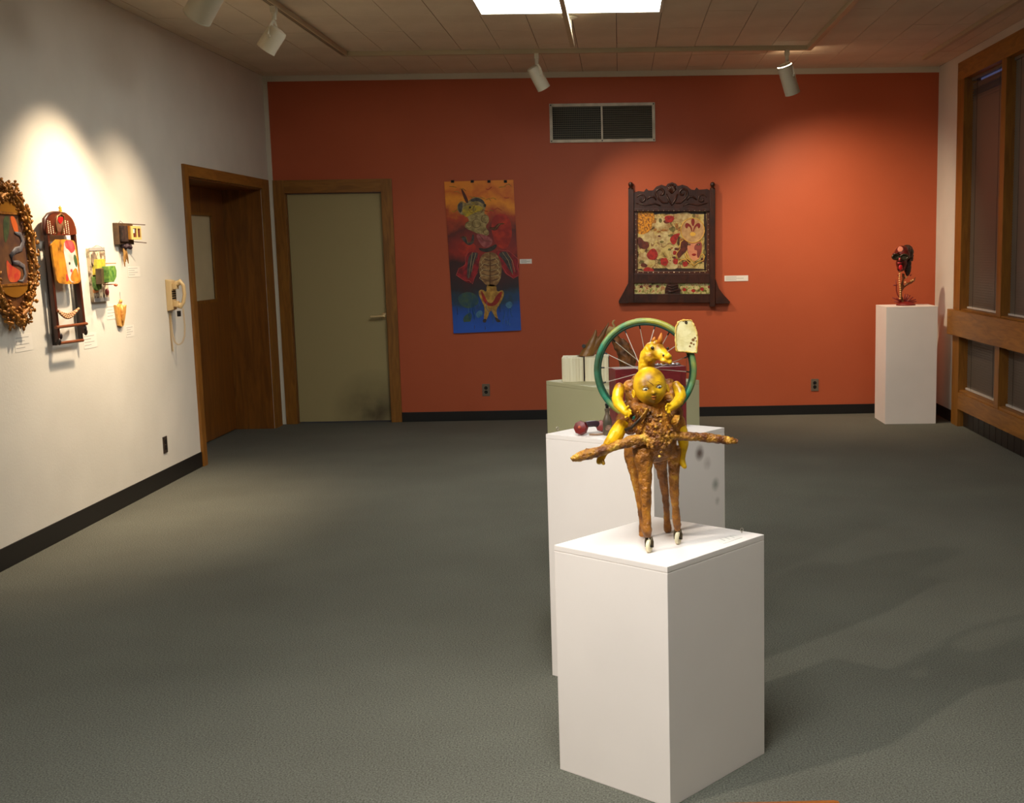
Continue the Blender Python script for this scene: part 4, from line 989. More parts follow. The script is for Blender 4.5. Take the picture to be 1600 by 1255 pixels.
MB().sweep([on_head(x, z, -.0004) for x, z in ((-.10, -.67), (-.03, -.71), (.03, -.72), (.10, -.71), (.16, -.67))], [.0004, .0024, .0028, .0024, .0004], 8).build('lower_lip', M_lipp, head, smooth=True)
for bx, sg in ((-.38, 1), (.42, -1)):
    MB().sweep([on_head(bx-.2*sg, -.02, .0002), on_head(bx, .06, .0002), on_head(bx+.2*sg, .02, .0002)], [.0004, .0009, .0004], 6).build('eyebrow', mat('brow_brown', C(140, 92, 14), .6), head)
for q in (-.03, .09): MB().sph(on_head(q, -.50, .001), 0.0014, 8, 6).build('nostril', mat('nostril_brown', C(96, 54, 10), .6), head)
MB().sweep([on_head(x, z, .0002) for x, z in ((-.22, .22), (-.14, .14), (-.06, .06), (.02, .0), (.10, -.12))], [.0003, .0009, .0007, .001, .0004], 6).build('crack', mat('crack_brown', C(70, 38, 10), .7), head)
for sg in (-1, 1):
    ec = hc+Rm@Vector((sg*RX*0.99, 0.004, -0.014)); b = MB(); b.sph(ec, (0.004, 0.008, 0.012), 12, 8, Rm); b.torus(ec+Rm@Vector((sg*0.002, -0.001, 0)), Rm@Vector((1, sg*-.5, 0)), 0.008, 0.0024, 20, 8, ell=(1.3, .8)); b.build('ear', M_yhead, head, smooth=True)
# horse head above
b = MB()
hp = [(1012, 602, 3.53, 14), (1010, 585, 3.53, 13), (1010, 570, 3.525, 13), (1013, 557, 3.52, 13.5), (1019, 548, 3.512, 14.5), (1027, 549, 3.50, 13), (1034, 554, 3.49, 10.4), (1040.5, 558.5, 3.48, 8.4), (1045, 560.5, 3.473, 7.2), (1048, 562, 3.47, 4.5)]
b.sweep([S(x, y, d) for x, y, d, r in hp], [r*KPX for x, y, d, r in hp], 18)
for x, y, d, r in ((1016, 558, 3.503, 11.5), (1019, 543, 3.492, 6.2), (1031, 541, 3.505, 6), (1044, 557, 3.464, 5), (1046, 565, 3.468, 4.6), (1037, 564, 3.475, 5.6), (1023, 536, 3.51, 6)): b.sph(S(x, y, d), r*KPX)
hh = b.build('horse_head', mat('horse_paint', C(150, 98, 14), .4, col2=C(230, 180, 22), scale=22, detail=7, lo=.34, hi=.52, bump=.25, bscale=70), root); fuse(hh, 0.0022, 3, 0.0016, 0.008)
for pts in ([(1030, 537, 3.50, 4.4), (1032, 529, 3.50, 3.8), (1033.5, 520, 3.50, .8)], [(1021, 534, 3.505, 3.6), (1022, 530, 3.505, 3), (1023, 526.5, 3.505, .8)]):
    MB().sweep([S(x, y, d) for x, y, d, r in pts], [r*KPX for x, y, d, r in pts], 10, ell=(1, .6)).build('ear', mat('ear_orange', C(190, 110, 20), .5), hh, smooth=True)
MB().sph(S(1019.5, 544, 3.478), 2.8*KPX, 12, 8).build('eye', mat('horse_eye', C(40, 24, 8), .2), hh, smooth=True)
MB().sph(S(1043.2, 544.5, 3.497), 2.2*KPX, 12, 8).build('eye', MATS['horse_eye'], hh, smooth=True)
MB().sph(S(1036.6, 555.5, 3.468), 1.9*KPX, 10, 7).build('nostril', MATS['horse_eye'], hh, smooth=True)
MB().sph(S(1047.5, 557, 3.466), 1.5*KPX, 10, 7).build('nostril', MATS['horse_eye'], hh, smooth=True)
MB().sweep([S(1030, 563, 3.468), S(1036, 566, 3.4625), S(1042, 568, 3.462), S(1047, 567, 3.464)], [.4*KPX, 1*KPX, 1*KPX, .4*KPX], 6).build('mouth_line', mat('mouth_brown', C(120, 60, 10), .6), hh)
# bicycle wheel
wc = S(1008, 578, 3.575); wn = Vector((-0.14, -1, 0.10)).normalized(); WR = 76.5*KPX*1.02
M_tyre = mat('painted_green_tyre', C(40, 60, 34), .45, col2=C(36, 116, 88), scale=5, detail=5, lo=.34, hi=.48, col3=C(150, 146, 54), bump=.2, bscale=60)
bw = MB().torus(wc, wn, WR, 0.0088, 72, 12).build('bicycle_wheel', M_tyre, root, smooth=True)
MB().torus(wc, wn, WR-0.0095, 0.0045, 72, 8).build('rim', mat('dark_green_rim', C(28, 60, 44), .4, .2), bw, smooth=True)
hubc = wc
MB().sweep([hubc-wn*0.04, hubc-wn*0.03, hubc-wn*0.029, hubc+wn*0.029, hubc+wn*0.03, hubc+wn*0.045], [.004, .004, .012, .012, .004, .004], 14).build('hub', M_steel, bw, smooth='auto')
a_ = Vector((0, 0, 1)); wu = (a_-wn*a_.dot(wn)).normalized(); wv = wn.cross(wu)
M_spoke = mat('spoke_steel', C(206, 196, 180), .3, .6)
for i in range(18):
    a = 2*PI*(i+0.35)/18; sd = 1 if i % 2 else -1
    rp = wc+(wu*math.cos(a)+wv*math.sin(a))*(WR-0.012); hp_ = hubc+wn*sd*0.028+(wu*math.cos(a+.5*sd)+wv*math.sin(a+.5*sd))*0.011
    sp = MB().cyl(hp_, rp, 0.00115, n=6).build('spoke', M_spoke, bw)
    MB().cyl(rp.lerp(hp_, 0.09), rp, 0.0022, n=8).build('nipple', M_dark, bw)
MB().cyl(hubc-wn*0.02+Vector((0, 0, -.01)), S(1012, 606, 3.53), 0.007, n=10).build('wheel_strut', M_bark, root)
# paper tag on the rim
M_tag = mat('aged_paper_tag', C(226, 214, 160), .6, col2=C(206, 190, 124), scale=24, detail=7, lo=.42, hi=.62, bump=.2, bscale=80)
TG = [(1057, 549), (1055.5, 530), (1056, 512), (1060, 503), (1069, 500), (1080, 501), (1084, 508), (1088.5, 520), (1090, 530), (1088, 551), (1072, 549.5)]
tg = flat(TG, M_tag, 'paper_tag', root, lambda x, y: S(x, y, 3.548), Vector((0, -0.002, 0)), 0.002, 1)
b = MB(); TE = [S(x, y, 3.547) for x, y in TG]; fe = []
for i in range(len(TE)):
    for k in range(8): fe.append(TE[i].lerp(TE[(i+1) % len(TE)], k/8))
b.sweep(fe, 0.0026, 8, closed=True); o = b.build('frayed_edge', mat('frayed_gold', C(196, 150, 50), .7, col2=C(226, 200, 120), scale=60), tg, smooth=True); roughen(o, 0.003, 0.004)
for x, y, r in ((1083, 531, 2.6), (1080, 536, 2), (1086, 528, 1.8), (1078, 541, 1.6), (1084, 538, 1.5), (1088, 533, 1.2)):
    flat([(x+r*math.cos(k*1.05+i)*(1+.3*math.sin(3*k)), y+r*math.sin(k*1.05+i)) for k in range(6)], mat('tag_stain', C(124, 84, 36), .7), 'stain', tg, lambda x, y: S(x, y, 3.548), Vector((0, -0.0026, 0)), 0.0006, 1)
MB().torus(S(1072, 504, 3.545), (0, 1, 0), 0.003, 0.0012, 14, 6).build('eyelet', M_dark, tg)
b = MB(); b.sweep([S(1072, 504, 3.545), S(1071, 501, 3.543)], 0.0009, 6); b.sweep([S(1073, 549, 3.549), S(1072.5, 578, 3.55), S(1071, 606, 3.55)], 0.0007, 5); b.build('string', mat('string', C(96, 60, 40), .8), tg)

# ================================================================== ON THE SCUFFED PEDESTAL
M_redbox = mat('dark_red_box_paint', C(108, 20, 22), .45, col2=C(86, 14, 18), scale=8, bump=.1, bscale=50)
LF, RF = Vector((3.19, 4.352, 0)), Vector((3.455, 4.432, 0)); bd = Vector((-0.29, 0.957, 0))*0.085
bt = thing('red_box', ((LF.x+RF.x)/2, 4.43, Z2), 'upright dark red box standing behind the doll sculpture', 'box')
zb = 0.232
b = MB(); q4 = [LF, RF, RF+bd, LF+bd]
b.quad_box([Vector((p.x, p.y, Z2+.0005)) for p in q4]+[Vector((p.x, p.y, Z2+zb)) for p in q4]); bb = b.build('case', M_redbox, bt, bevel=0.004)
b = MB(); ins = [LF.lerp(RF, .08), LF.lerp(RF, .92)]; fwd = -bd.normalized()*0.006
b.quad_box([Vector((p.x, p.y, Z2+.02)) for p in (ins[0]+fwd, ins[1]+fwd, ins[1], ins[0])]+[Vector((p.x, p.y, Z2+zb-.02)) for p in (ins[0]+fwd, ins[1]+fwd, ins[1], ins[0])]); b.build('door_panel', M_redbox, bt, bevel=0.002)
for k in range(4):
    zc = Z2+0.15-k*0.018
    MB().cyl(LF+Vector((-0.008, 0.02, zc)), LF+Vector((0.004, 0.02, zc)), 0.007, n=12).build('hinge_knuckle', M_dark, bt, smooth='auto')
b = MB(); rr = random.Random(9)
for i in range(7):
    p = LF.lerp(RF, .6+.055*i)+bd*0.5+Vector((0, 0, Z2+zb+0.004)); b.sph(p, (rr.uniform(.008, .013), .012, rr.uniform(.004, .008)), 8, 6)
o = b.build('crumpled_foil', mat('silver_foil', C(170, 160, 158), .3, .8), bt); fuse(o, 0.003, 1, 0.004, 0.006)
# bottle
bp_ = atz(949.5, 680, Z2); btl = thing('bottle', bp_, 'small dark dusty bottle on the scuffed white pedestal', 'bottle')
M_bot = mat('dusty_bottle', C(66, 58, 44), .45, col2=C(98, 80, 60), scale=30, detail=6, lo=.4, hi=.65)
MB().lathe([(0.001, 0.0), (0.0155, 0), (0.0168, .004), (0.0168, .046), (0.0160, .056), (0.011, .070), (0.0078, .078), (0.0076, .088), (0.0094, .089), (0.0094, .098), (0.007, .099)], bp_, (0, 0, 1), 24).build('glass', M_bot, btl, smooth='auto')
MB().lathe([(0.006, .095), (0.006, .106), (0.008, .108), (0.007, .116), (0.002, .118)], bp_, (0, 0, 1), 14).build('stopper', M_dark, btl, smooth='auto')
flat([(946, 665), (955, 664), (955.5, 672), (946, 673)], mat('label_remains', C(150, 112, 92), .7, col2=C(84, 66, 50), scale=60), 'label_scrap', btl, lambda x, y: at(x, y, bp_.y-0.0172), Vector((0, -0.0004, 0)), 0.0004, 1)
# red handset lying beside the bottle
M_rh = mat('painted_red_handset', C(124, 30, 24), .4, col2=C(92, 18, 18), scale=20, bump=.1, bscale=60); M_rg = mat('dark_grip', C(58, 40, 48), .4)
hb = atz(908, 681, Z2); hs = thing('telephone_handset', hb, 'dark red telephone handset lying left of the bottle', 'handset')
K2 = 4.35/1863
e1 = at(907.5, 668.5, 4.285); e1.z = Z2+0.0275; e2 = at(938, 666, 4.335); e2.z = Z2+0.026
b = MB(); ax = (Vector((-.25, -.9, .25))).normalized()
b.lathe([(0.004, .018), (0.012, .016), (0.0235, .013), (0.0265, .004), (0.0265, -.008), (0.022, -.018), (0.012, -.022)], e1, ax, 8).build('earpiece', M_rh, hs, smooth='auto')
MB().sph(e1+ax*0.0165, (0.006, 0.006, 0.006), 8, 6).build('earpiece_cap', mat('coral_cap', C(196, 92, 60), .5), hs, smooth=True)
MB().lathe([(0.004, .014), (0.018, .012), (0.022, .004), (0.022, -.008), (0.012, -.018)], e2+Vector((0.004, 0, 0)), ax, 8).build('mouthpiece', M_rh, hs, smooth='auto')
MB().sweep([e1+Vector((.012, .008, .004)), e1.lerp(e2, .35)+Vector((0, .006, .010)), e1.lerp(e2, .7)+Vector((0, .006, .010)), e2+Vector((0, .006, .004))], [.013, .0115, .0115, .013], 12).build('grip', M_rg, hs, smooth=True)
MB().sweep([(hb.x+.03, hb.y+.0, Z2+.004), (hb.x+.06, hb.y-.005, Z2+.004), (hb.x+.10, hb.y+.01, Z2+.004)], .004, 8).build('cord_stub', mat('tan_cord', C(140, 110, 84), .7), hs, smooth=True)

# ================================================================== ON THE SAGE PEDESTAL
M_pages = mat('page_edges', C(232, 224, 194), .75, col2=C(214, 200, 164), scale=90, stretch=(1, 0.2, 0.02), detail=3, lo=.35, hi=.7)
M_cover = mat('book_cover_dark', C(70, 52, 40), .6)
def book(x0_, x1_, y0_, y1_, h, label, bow):
    t = thing('book', ((x0_+x1_)/2, (y0_+y1_)/2, Z3), label, 'book', 'altered books on the sage pedestal')
    n = 14; pts = []
    for i in range(n+1):
        u = i/n; pts.append(Vector((x0_+(x1_-x0_)*u, y0_-bow*math.sin(PI*u)-0.0012*(i % 2), Z3+.0005)))
    pts += [Vector((x1_, y1_, Z3+.0005)), Vector((x0_, y1_, Z3+.0005))]
    MB().prism(pts, (0, 0, h)).build('page_block', M_pages, t)
    MB().box(x1_+.0004, x1_+.0025, y0_+0.002, y1_+.004, Z3+.0005, Z3+h-.002).build('cover', M_cover, t)
book(2.952, 3.046, 5.205, 5.345, 0.103, 'thick cream paged book, left of the two on the sage pedestal', 0.012)
book(3.053, 3.156, 5.20, 5.34, 0.106, 'thick cream paged book, right of the two on the sage pedestal', 0.012)
K3 = 5.35/1863; S3 = lambda x, y, d=5.27: at(x, y, d)
M_horn = mat('brown_antler', C(84, 50, 18), .45, col2=C(136, 92, 34), scale=14, stretch=(1, 1, .4), detail=6, bump=.2, bscale=50)
an = thing('antler', S3(914, 563), 'forked brown antler rising from the cream books', 'antler')
b = MB()
for pts in ([(911, 566, 11), (915, 558, 11), (920, 547, 8.5), (925, 536, 6.5), (929, 526, 4), (931.5, 516, 1.5)], [(919, 556, 8), (927, 546, 6), (935, 534, 4.6), (943, 520, 3.6), (948, 511, 2.2), (951.5, 504, .8)], [(920, 550, 4), (915.5, 543, 3.2), (912.5, 541, 3)]):
    b.sweep([S3(x, y) for x, y, r in pts], [r*K3 for x, y, r in pts], 12)
o = b.build('horn', M_horn, an); fuse(o, 0.003, 3, 0.002, 0.02)
for v in o.data.vertices: v.co.z = max(v.co.z, Z3+0.1075-ORG[an.name].z)
MB().cyl(S3(913, 541.5), S3(912, 540.8, 5.255), 3*K3, n=10).build('cut_knob', M_dark, an, smooth='auto')
rt_ = thing('driftwood_root', S3(984, 592, 5.3), 'twisted brown driftwood root with a pale curled tip behind the bicycle wheel', 'driftwood')
b = MB()
for pts in ([(983, 596, 11), (984, 584, 12), (983, 574, 11), (978, 562, 12), (973, 551, 9), (968, 542, 9), (962, 531, 7), (956, 523, 7), (951, 521, 5)], [(983, 574, 8), (989, 562, 6), (985, 550, 5), (978, 540, 5), (972, 530, 3)], [(978, 580, 8), (974, 574, 7), (976, 566, 6)]):
    b.sweep([S3(x, y, 5.33) for x, y, r in pts], [r*K3 for x, y, r in pts], 12)
o = b.build('root', mat('driftwood', C(70, 40, 14), .6, col2=C(130, 78, 26), scale=24, detail=8, bump=.5, bscale=60), rt_); fuse(o, 0.004, 2, 0.006, 0.018)
for v in o.data.vertices: v.co.z = max(v.co.z, Z3+0.0008-ORG[rt_.name].z)
MB().sweep([S3(x, y, 5.325) for x, y in ((955, 526), (951, 519), (955, 514), (961, 513), (959.5, 509), (957.3, 505), (958.5, 501.5), (961, 500.3))], [5*K3, 6*K3, 5*K3, 2.6*K3, 2*K3, 1.7*K3, 1.4*K3, .7*K3], 10).build('curled_tip', mat('pale_bone', C(170, 138, 84), .6), rt_, smooth=True)

# ================================================================== HEAD IN THE RIGHT CORNER
K4 = 10.75/1863
s4 = lambda x, y, d=10.72: at(1380+x/10.46, 370+y/10.46, d)
r4 = lambda r: r/10.46*K4
M_dhead = mat('dark_red_lacquer', C(62, 14, 12), .35, col2=C(110, 24, 16), scale=24, detail=7, bump=.5, bscale=50)
M_blackish = mat('dark_moss', C(38, 22, 16), .6, col2=C(62, 34, 22), scale=40, bump=.6, bscale=60)
M_coral = mat('brown_coral', C(96, 48, 20), .5, col2=C(140, 84, 36), scale=30, bump=.3, bscale=60)
M_spike = mat('red_spike', C(120, 26, 18), .5)
hs4 = thing('head_sculpture', atz(1416, 478, Z4), 'small dark red head with glasses on a coral stem, in the right corner', 'sculpture')
b = MB()
b.sph(s4(320, 280), (r4(135), r4(140), r4(130)), 16, 12); b.sph(s4(300, 420, 10.71), (r4(90), r4(105), r4(150)), 16, 12); b.sph(s4(275, 365, 10.66), (r4(26), r4(40), r4(40))); b.sph(s4(275, 520, 10.685), (r4(50), r4(60), r4(50))); b.sph(s4(270, 430, 10.665), (r4(40), r4(40), r4(20)))
for sg in (-60, 65): b.sph(s4(270+sg, 280, 10.668), (r4(60), r4(40), r4(24)))
hd4 = b.build('face', M_dhead, hs4); fuse(hd4, 0.005, 3, 0.004, 0.02)
b = MB(); b.sph(s4(390, 250, 10.735), (r4(105), r4(130), r4(115)), 16, 12); b.sph(s4(400, 480, 10.73), (r4(55), r4(90), r4(160)), 14, 10); b.sph(s4(455, 340, 10.73), (r4(40), r4(50), r4(60)))
o = b.build('hair', M_blackish, hs4); fuse(o, 0.005, 2, 0.008, 0.016)
for xq in (205, 345):
    MB().torus(s4(xq, 330, 10.645), (0.15 if xq > 250 else -0.2, 1, 0), r4(52), r4(14), 24, 8, ell=(.75, 1.15)).build('spectacle_rim', mat('spectacle_frame', C(60, 52, 36), .35, .4), hs4, smooth=True)
    MB().lathe([(r4(44), 0), (r4(44), .002)], s4(xq, 330, 10.648), (0, -1, 0), 20).build('spectacle_lens', mat('spectacle_glass', C(70, 66, 52), .15), hs4)
MB().cyl(s4(250, 325, 10.645), s4(300, 325, 10.645), r4(9), n=8).build('bridge', MATS['spectacle_frame'], hs4)
MB().cyl(s4(400, 330, 10.65), s4(470, 320, 10.74), r4(10), n=8).build('temple', MATS['spectacle_frame'], hs4)
MB().lathe([(r4(46), 0), (r4(46), .006), (r4(38), .010), (.001, .011)], s4(280, 207, 10.662), (-.15, -1, .15), 20).build('forehead_disc', mat('pink_disc', C(232, 140, 116), .35), hs4, smooth='auto')
MB().sph(s4(268, 368, 10.64), (r4(15), r4(15), r4(28)), 10, 8).build('nose_tip', mat('pink_nose', C(214, 96, 96), .35), hs4, smooth=True)
MB().sph(s4(265, 432, 10.642), (r4(36), r4(18), r4(15)), 12, 8).build('lip', mat('lip_red', C(176, 40, 50), .35), hs4, smooth=True)
MB().sph(s4(285, 502, 10.64), (r4(32), r4(16), r4(46)), 12, 9).build('tongue', mat('tongue_red', C(206, 16, 28), .3), hs4, smooth=True)
for i, (a, c) in enumerate((((400, 140), (380, 560)), ((230, 440), (215, 560)))):
    pass
b = MB()
b.sweep([s4(x, y) for x, y in ((330, 1110), (305, 1040), (285, 960), (290, 880), (305, 790), (325, 700), (330, 600))], [r4(34), r4(30), r4(22), r4(22), r4(24), r4(18), r4(22)], 12)
b.sweep([s4(x, y) for x, y in ((295, 880), (330, 820), (400, 770), (470, 740), (505, 715), (530, 660))], [r4(20), r4(20), r4(20), r4(18), r4(14), r4(5)], 10)
b.sweep([s4(x, y) for x, y in ((330, 700), (360, 670), (385, 655))], [r4(12), r4(11), r4(9)], 8)
o = b.build('coral_stem', M_coral, hs4); fuse(o, 0.004, 2, 0.003, 0.014)
M_bead = mat('cream_bead', C(226, 178, 110), .35)
bd_ = MB().sph((0, 0, 0), r4(15), 10, 7).build('bead', M_bead, None, smooth=True); bme = bd_.data; D.objects.remove(bd_)
for i in range(13):
    x = 272-8*math.sin(i*.5); y = 575+i*36; piece('bead', bme, s4(x, y, 10.69), hs4)
for x, y in ((375, 662), (455, 720), (485, 708), (360, 745)): piece('bead', bme, s4(x, y, 10.69), hs4)
for pts in (((262, 990), (235, 950), (216, 880), (215, 800), (205, 700)), ((165, 790), (200, 795), (245, 788)), ((250, 640), (235, 625)), ((420, 480), (455, 462)), ((440, 640), (468, 610))):
    MB().sweep([s4(x, y, 10.70) for x, y in pts], [r4(12)]+[r4(10)]*(len(pts)-2)+[r4(4)], 8).build('coral_twig', M_spike, hs4, smooth=True)
for x, y in ((355, 935), (402, 940), (440, 955), (490, 985), (535, 1025), (545, 1060), (150, 995), (185, 1060), (215, 1000), (470, 1010)):
    MB().sweep([s4(340, 1085, 10.72), s4(340, 1085, 10.715).lerp(s4(x, y, 10.70), .5), s4(x, y, 10.70)], [r4(12), r4(11), r4(9)], 8).build('spike', M_spike, hs4, smooth=True)
bc = s4(370, 1120); bc.z = Z4+.0005
o = MB().lathe([(r4(160), 0), (r4(150), .012), (r4(110), .024), (r4(40), .034)], bc, (0, 0, 1), 20).build('base_mound', M_spike, hs4, smooth=True); 

# ================================================================== LEFT WALL PIECES
# --- oval gilt frame
OC = Vector((0, 6.35, 1.613)); OA, OB = 0.222, 0.325
of = thing('oval_frame', (0, 6.35, 1.24), 'ornate oval gilt frame of carved leaves at the left edge', 'picture frame')
M_giltf = mat('old_gilt', C(128, 78, 24), .4, .35, col2=C(176, 118, 44), scale=24, detail=6, bump=.4, bscale=80)
M_giltd = mat('old_gilt_dark', C(78, 42, 16), .5, .2, col2=C(120, 72, 26), scale=20, bump=.4, bscale=70)
def oval(a, x): return Vector((x, OC.y+OA*math.sin(a), OC.z+OB*math.cos(a)))
b = MB(); b.prism([Vector((0.028, OC.y+(OA+.01)*math.sin(2*PI*i/48), OC.z+(OB+.01)*math.cos(2*PI*i/48))) for i in range(48)], (-0.0278, 0, 0)); b.build('backing', M_giltd, of)
b = MB(); rr = random.Random(21)
b.sweep([Vector((.026, OC.y+(OA-.008)*math.sin(2*PI*i/48), OC.z+(OB-.008)*math.cos(2*PI*i/48))) for i in range(48)], .03, 10, closed=True, ell=(.5, 1.2))
for i in range(520):
    a = rr.uniform(0, 2*PI); k = rr.uniform(-.055, .045)
    tz = abs(math.cos(a))**6
    k2 = k + (rr.uniform(0, .035) if tz > .5 else 0)
    p = Vector((rr.uniform(.03, .066-abs(k)*.3), OC.y+(OA+k2)*math.sin(a), OC.z+(OB+k2)*math.cos(a)))
    ez = Matrix.Rotation(rr.uniform(0, PI), 3, 'X') @ Matrix.Rotation(rr.uniform(-.6, .6), 3, 'Z')
    b.sph(p, (rr.uniform(.006, .011), rr.uniform(.006, .010), rr.uniform(.009, .018)), 7, 5, ez)
for i in range(40):                          # crest and pendant clusters
    s_ = 1 if i % 2 else -1; u = rr.random(); sp = .09*(1-u)
    p = Vector((rr.uniform(.03, .07), OC.y+rr.uniform(-sp, sp), OC.z+s_*(OB-.01+u*.045)))
    b.sph(p, (.010, rr.uniform(.008, .013), rr.uniform(.010, .018)), 7, 5, Matrix.Rotation(rr.uniform(0, PI), 3, 'X'))
o = b.build('leaf_carving', M_giltf, of, smooth=True); o['kind'] = 'stuff'
for (yy, zz) in ((OC.y+.005, OC.z+OB+.032), (OC.y+.01, OC.z-OB-.028)):
    MB().sph((.045, yy, zz), (.012, .012, .018), 8, 6).build('tip_bud', M_giltf, of, smooth=True)
IY0, IY1, IZ0, IZ1 = 6.18, 6.525, 1.464, 1.822
zmap = lambda z: IZ0+(z-1.415)*0.93
M_inner = mat('inner_painting', C(74, 46, 36), .5, col2=C(112, 74, 40), scale=14, detail=5)
ip = MB().box(0.028, 0.034, IY0, IY1, IZ0, IZ1).build('painting', M_inner, of)
for a in ((IY0-.012, IY0, IZ0, IZ1), (IY1, IY1+.012, IZ0, IZ1), (IY0-.012, IY1+.012, IZ0-.012, IZ0), (IY0-.012, IY1+.012, IZ1, IZ1+.012)):
    MB().box(.028, .042, *a).build('inner_moulding', M_giltf, of, bevel=.002)
for s_ in (1, -1):
    zc = IZ1+.013 if s_ > 0 else IZ0-.013
    pts = [Vector((.038, IY0+(IY1-IY0)*i/12, zc+s_*(.06*math.sin(PI*i/12)))) for i in range(13)]
    MB().prism(pts, (-.01, 0, 0)).build('lunette', mat('gold_leaf', C(176, 122, 40), .35, .5), of)
def px_flat(pts, m, nm, k):                  # points in (y, z), lying on the painting
    return flat(pts, m, nm, ip, lambda y, z: Vector((.034, y-.01, zmap(z))), Vector((.0008+.0005*k, 0, 0)), .0008+.0005*k, 2)
px_flat([(6.30, 1.62), (6.36, 1.70), (6.375, 1.79), (6.33, 1.795), (6.30, 1.75)], mat('leaf_green', C(70, 84, 46), .5, col2=C(44, 60, 36), scale=40), 'painted_leaf', 0)
px_flat([(6.375, 1.79), (6.42, 1.795), (6.455, 1.74), (6.45, 1.68), (6.41, 1.70)], mat('leaf_orange', C(206, 92, 30), .5), 'painted_petal', 1)
px_flat([(6.30, 1.43), (6.36, 1.42), (6.42, 1.43), (6.45, 1.48), (6.40, 1.50), (6.34, 1.52), (6.30, 1.56)], mat('petal_red', C(190, 44, 40), .5, col2=C(206, 100, 44), scale=24), 'painted_petal', 0)
px_flat([(6.54, 1.62), (6.57, 1.66), (6.565, 1.54), (6.55, 1.48), (6.535, 1.55)], mat('leaf_olive', C(124, 112, 40), .5), 'painted_leaf', 0)
b = MB(); b.sweep([(.037, y-.01, zmap(z)) for y, z in ((6.41, 1.70), (6.47, 1.69), (6.49, 1.65), (6.46, 1.61), (6.40, 1.60), (6.35, 1.57), (6.36, 1.53), (6.42, 1.53), (6.475, 1.51), (6.485, 1.46), (6.45, 1.425), (6.40, 1.43))], [.006, .014, .018, .018, .018, .016, .014, .014, .014, .012, .009, .003], 8, ell=(1, .3)); b.build('painted_serpent', mat('serpent_grey', C(110, 104, 106), .5, col2=C(70, 64, 68), scale=60), ip, smooth=True)
for i in range(8): 
    z = 1.70-.012*i; px_flat([(6.50, z), (6.52, z+.004), (6.52, z+.008), (6.50, z+.006)], MATS['serpent_grey'], 'painted_fin', 1)

# --- folding chair piece
ch = thing('folding_chair', (0, 7.0, 1.1), 'painted wooden folding chair hung flat on the white wall', 'chair')
lz = lambda x, y, xx=0.05: atx(50+x/5.23, 320+y/5.23, xx)
M_ch = mat('dark_red_chair_wood', C(74, 32, 18), .35, col2=C(48, 20, 12), scale=9, stretch=(3, 3, .6)); M_ch2 = mat('chair_black_wood', C(40, 26, 18), .35)
M_chb = mat('chair_back_wood', C(104, 46, 24), .35, col2=C(76, 30, 16), scale=10)
def stile(x0_, y0_, x1_, y1_, m, xx0=.045, w_=.013):
    a, c = lz(x0_, y0_, xx0), lz(x1_, y1_, xx0); d = (c-a).normalized(); sdv = Vector((0, 1, 0))*w_
    return MB().quad_box([a-sdv+Vector((-.012, 0, 0)), a+sdv+Vector((-.012, 0, 0)), a+sdv+Vector((.012, 0, 0)), a-sdv+Vector((.012, 0, 0)), c-sdv+Vector((-.012, 0, 0)), c+sdv+Vector((-.012, 0, 0)), c+sdv+Vector((.012, 0, 0)), c-sdv+Vector((.012, 0, 0))])
stile(110, 170, 212, 1120, M_ch).build('stile', M_ch, ch, bevel=.003); stile(330, 190, 425, 1050, M_ch).build('stile', M_ch, ch, bevel=.003)
stile(118, 300, 190, 1150, M_ch2, .018, .008).build('rear_leg', M_ch2, ch, bevel=.002); stile(330, 300, 398, 1100, M_ch2, .018, .008).build('rear_leg', M_ch2, ch, bevel=.002)
arch = [(98, 250), (92, 190), (100, 120), (128, 82), (165, 68), (220, 68), (268, 78), (306, 112), (330, 165), (342, 215), (342, 250)]
back = flat(arch, M_chb, 'backrest', ch, lambda x, y: lz(x, y, .045), Vector((.016, 0, 0)), .02, 1)
rng = [(98, 250), (92, 190), (100, 120), (128, 82), (165, 68), (220, 68), (268, 78), (306, 112), (330, 165), (342, 215), (342, 250)]
MB().sweep([lz(x, y, .05) for x, y in rng], .011, 10).build('bent_rim', M_ch, ch, smooth=True)
M_hole = mat('cane_holes', C(226, 206, 170), .6)
hm = MB().lathe([(.0042, 0), (.0042, .001)], (0, 0, 0), (1, 0, 0), 8).build('cane_hole', M_hole); hme = hm.data; D.objects.remove(hm)
for sg, cx in ((-1, 160), (1, 268)):
    for r_ in range(7):
        for c_ in range(4):
            x = cx+(c_-1.5)*19+(r_-3)*2; y = 132+r_*16+(c_ % 2)*5
            if sg < 0 and (c_ > 1+r_*.35): continue
            if sg > 0 and (3-c_ > 1+r_*.35): continue
            piece('cane_hole', hme, lz(x, y, .0612), back)
MB().sweep([lz(x, y, .063) for x, y in ((200, 235), (196, 150), (205, 95), (235, 75), (258, 95), (262, 150), (240, 235))], .006, 8).build('oval_border', mat('brass_dull', C(120, 84, 46), .4, .3), ch, smooth=True)
flat([(204, 220), (200, 140), (214, 95), (236, 84), (254, 100), (258, 150), (240, 222)], mat('icon_brown', C(130, 90, 60), .5, col2=C(90, 54, 36), scale=30), 'oval_icon', back, lambda x, y: lz(x, y, .061), Vector((.001, 0, 0)), .001, 1)
flat([(228, 160), (212, 135), (208, 110), (222, 96), (234, 106), (248, 96), (252, 116), (244, 140)], mat('heart_red', C(196, 24, 28), .35), 'heart', back, lambda x, y: lz(x, y, .061), Vector((.003, 0, 0)), .002, 1)
stc = lz(230, 46, .055); b = MB()
b.prism([stc+Vector((.004, math.sin(2*PI*i/16)*(.022 if i % 2 == 0 else .009), math.cos(2*PI*i/16)*(.026 if i % 2 == 0 else .010))) for i in range(16)], (-.006, 0, 0)).build('star_finial', mat('star_gold', C(226, 180, 70), .35, .4), ch)
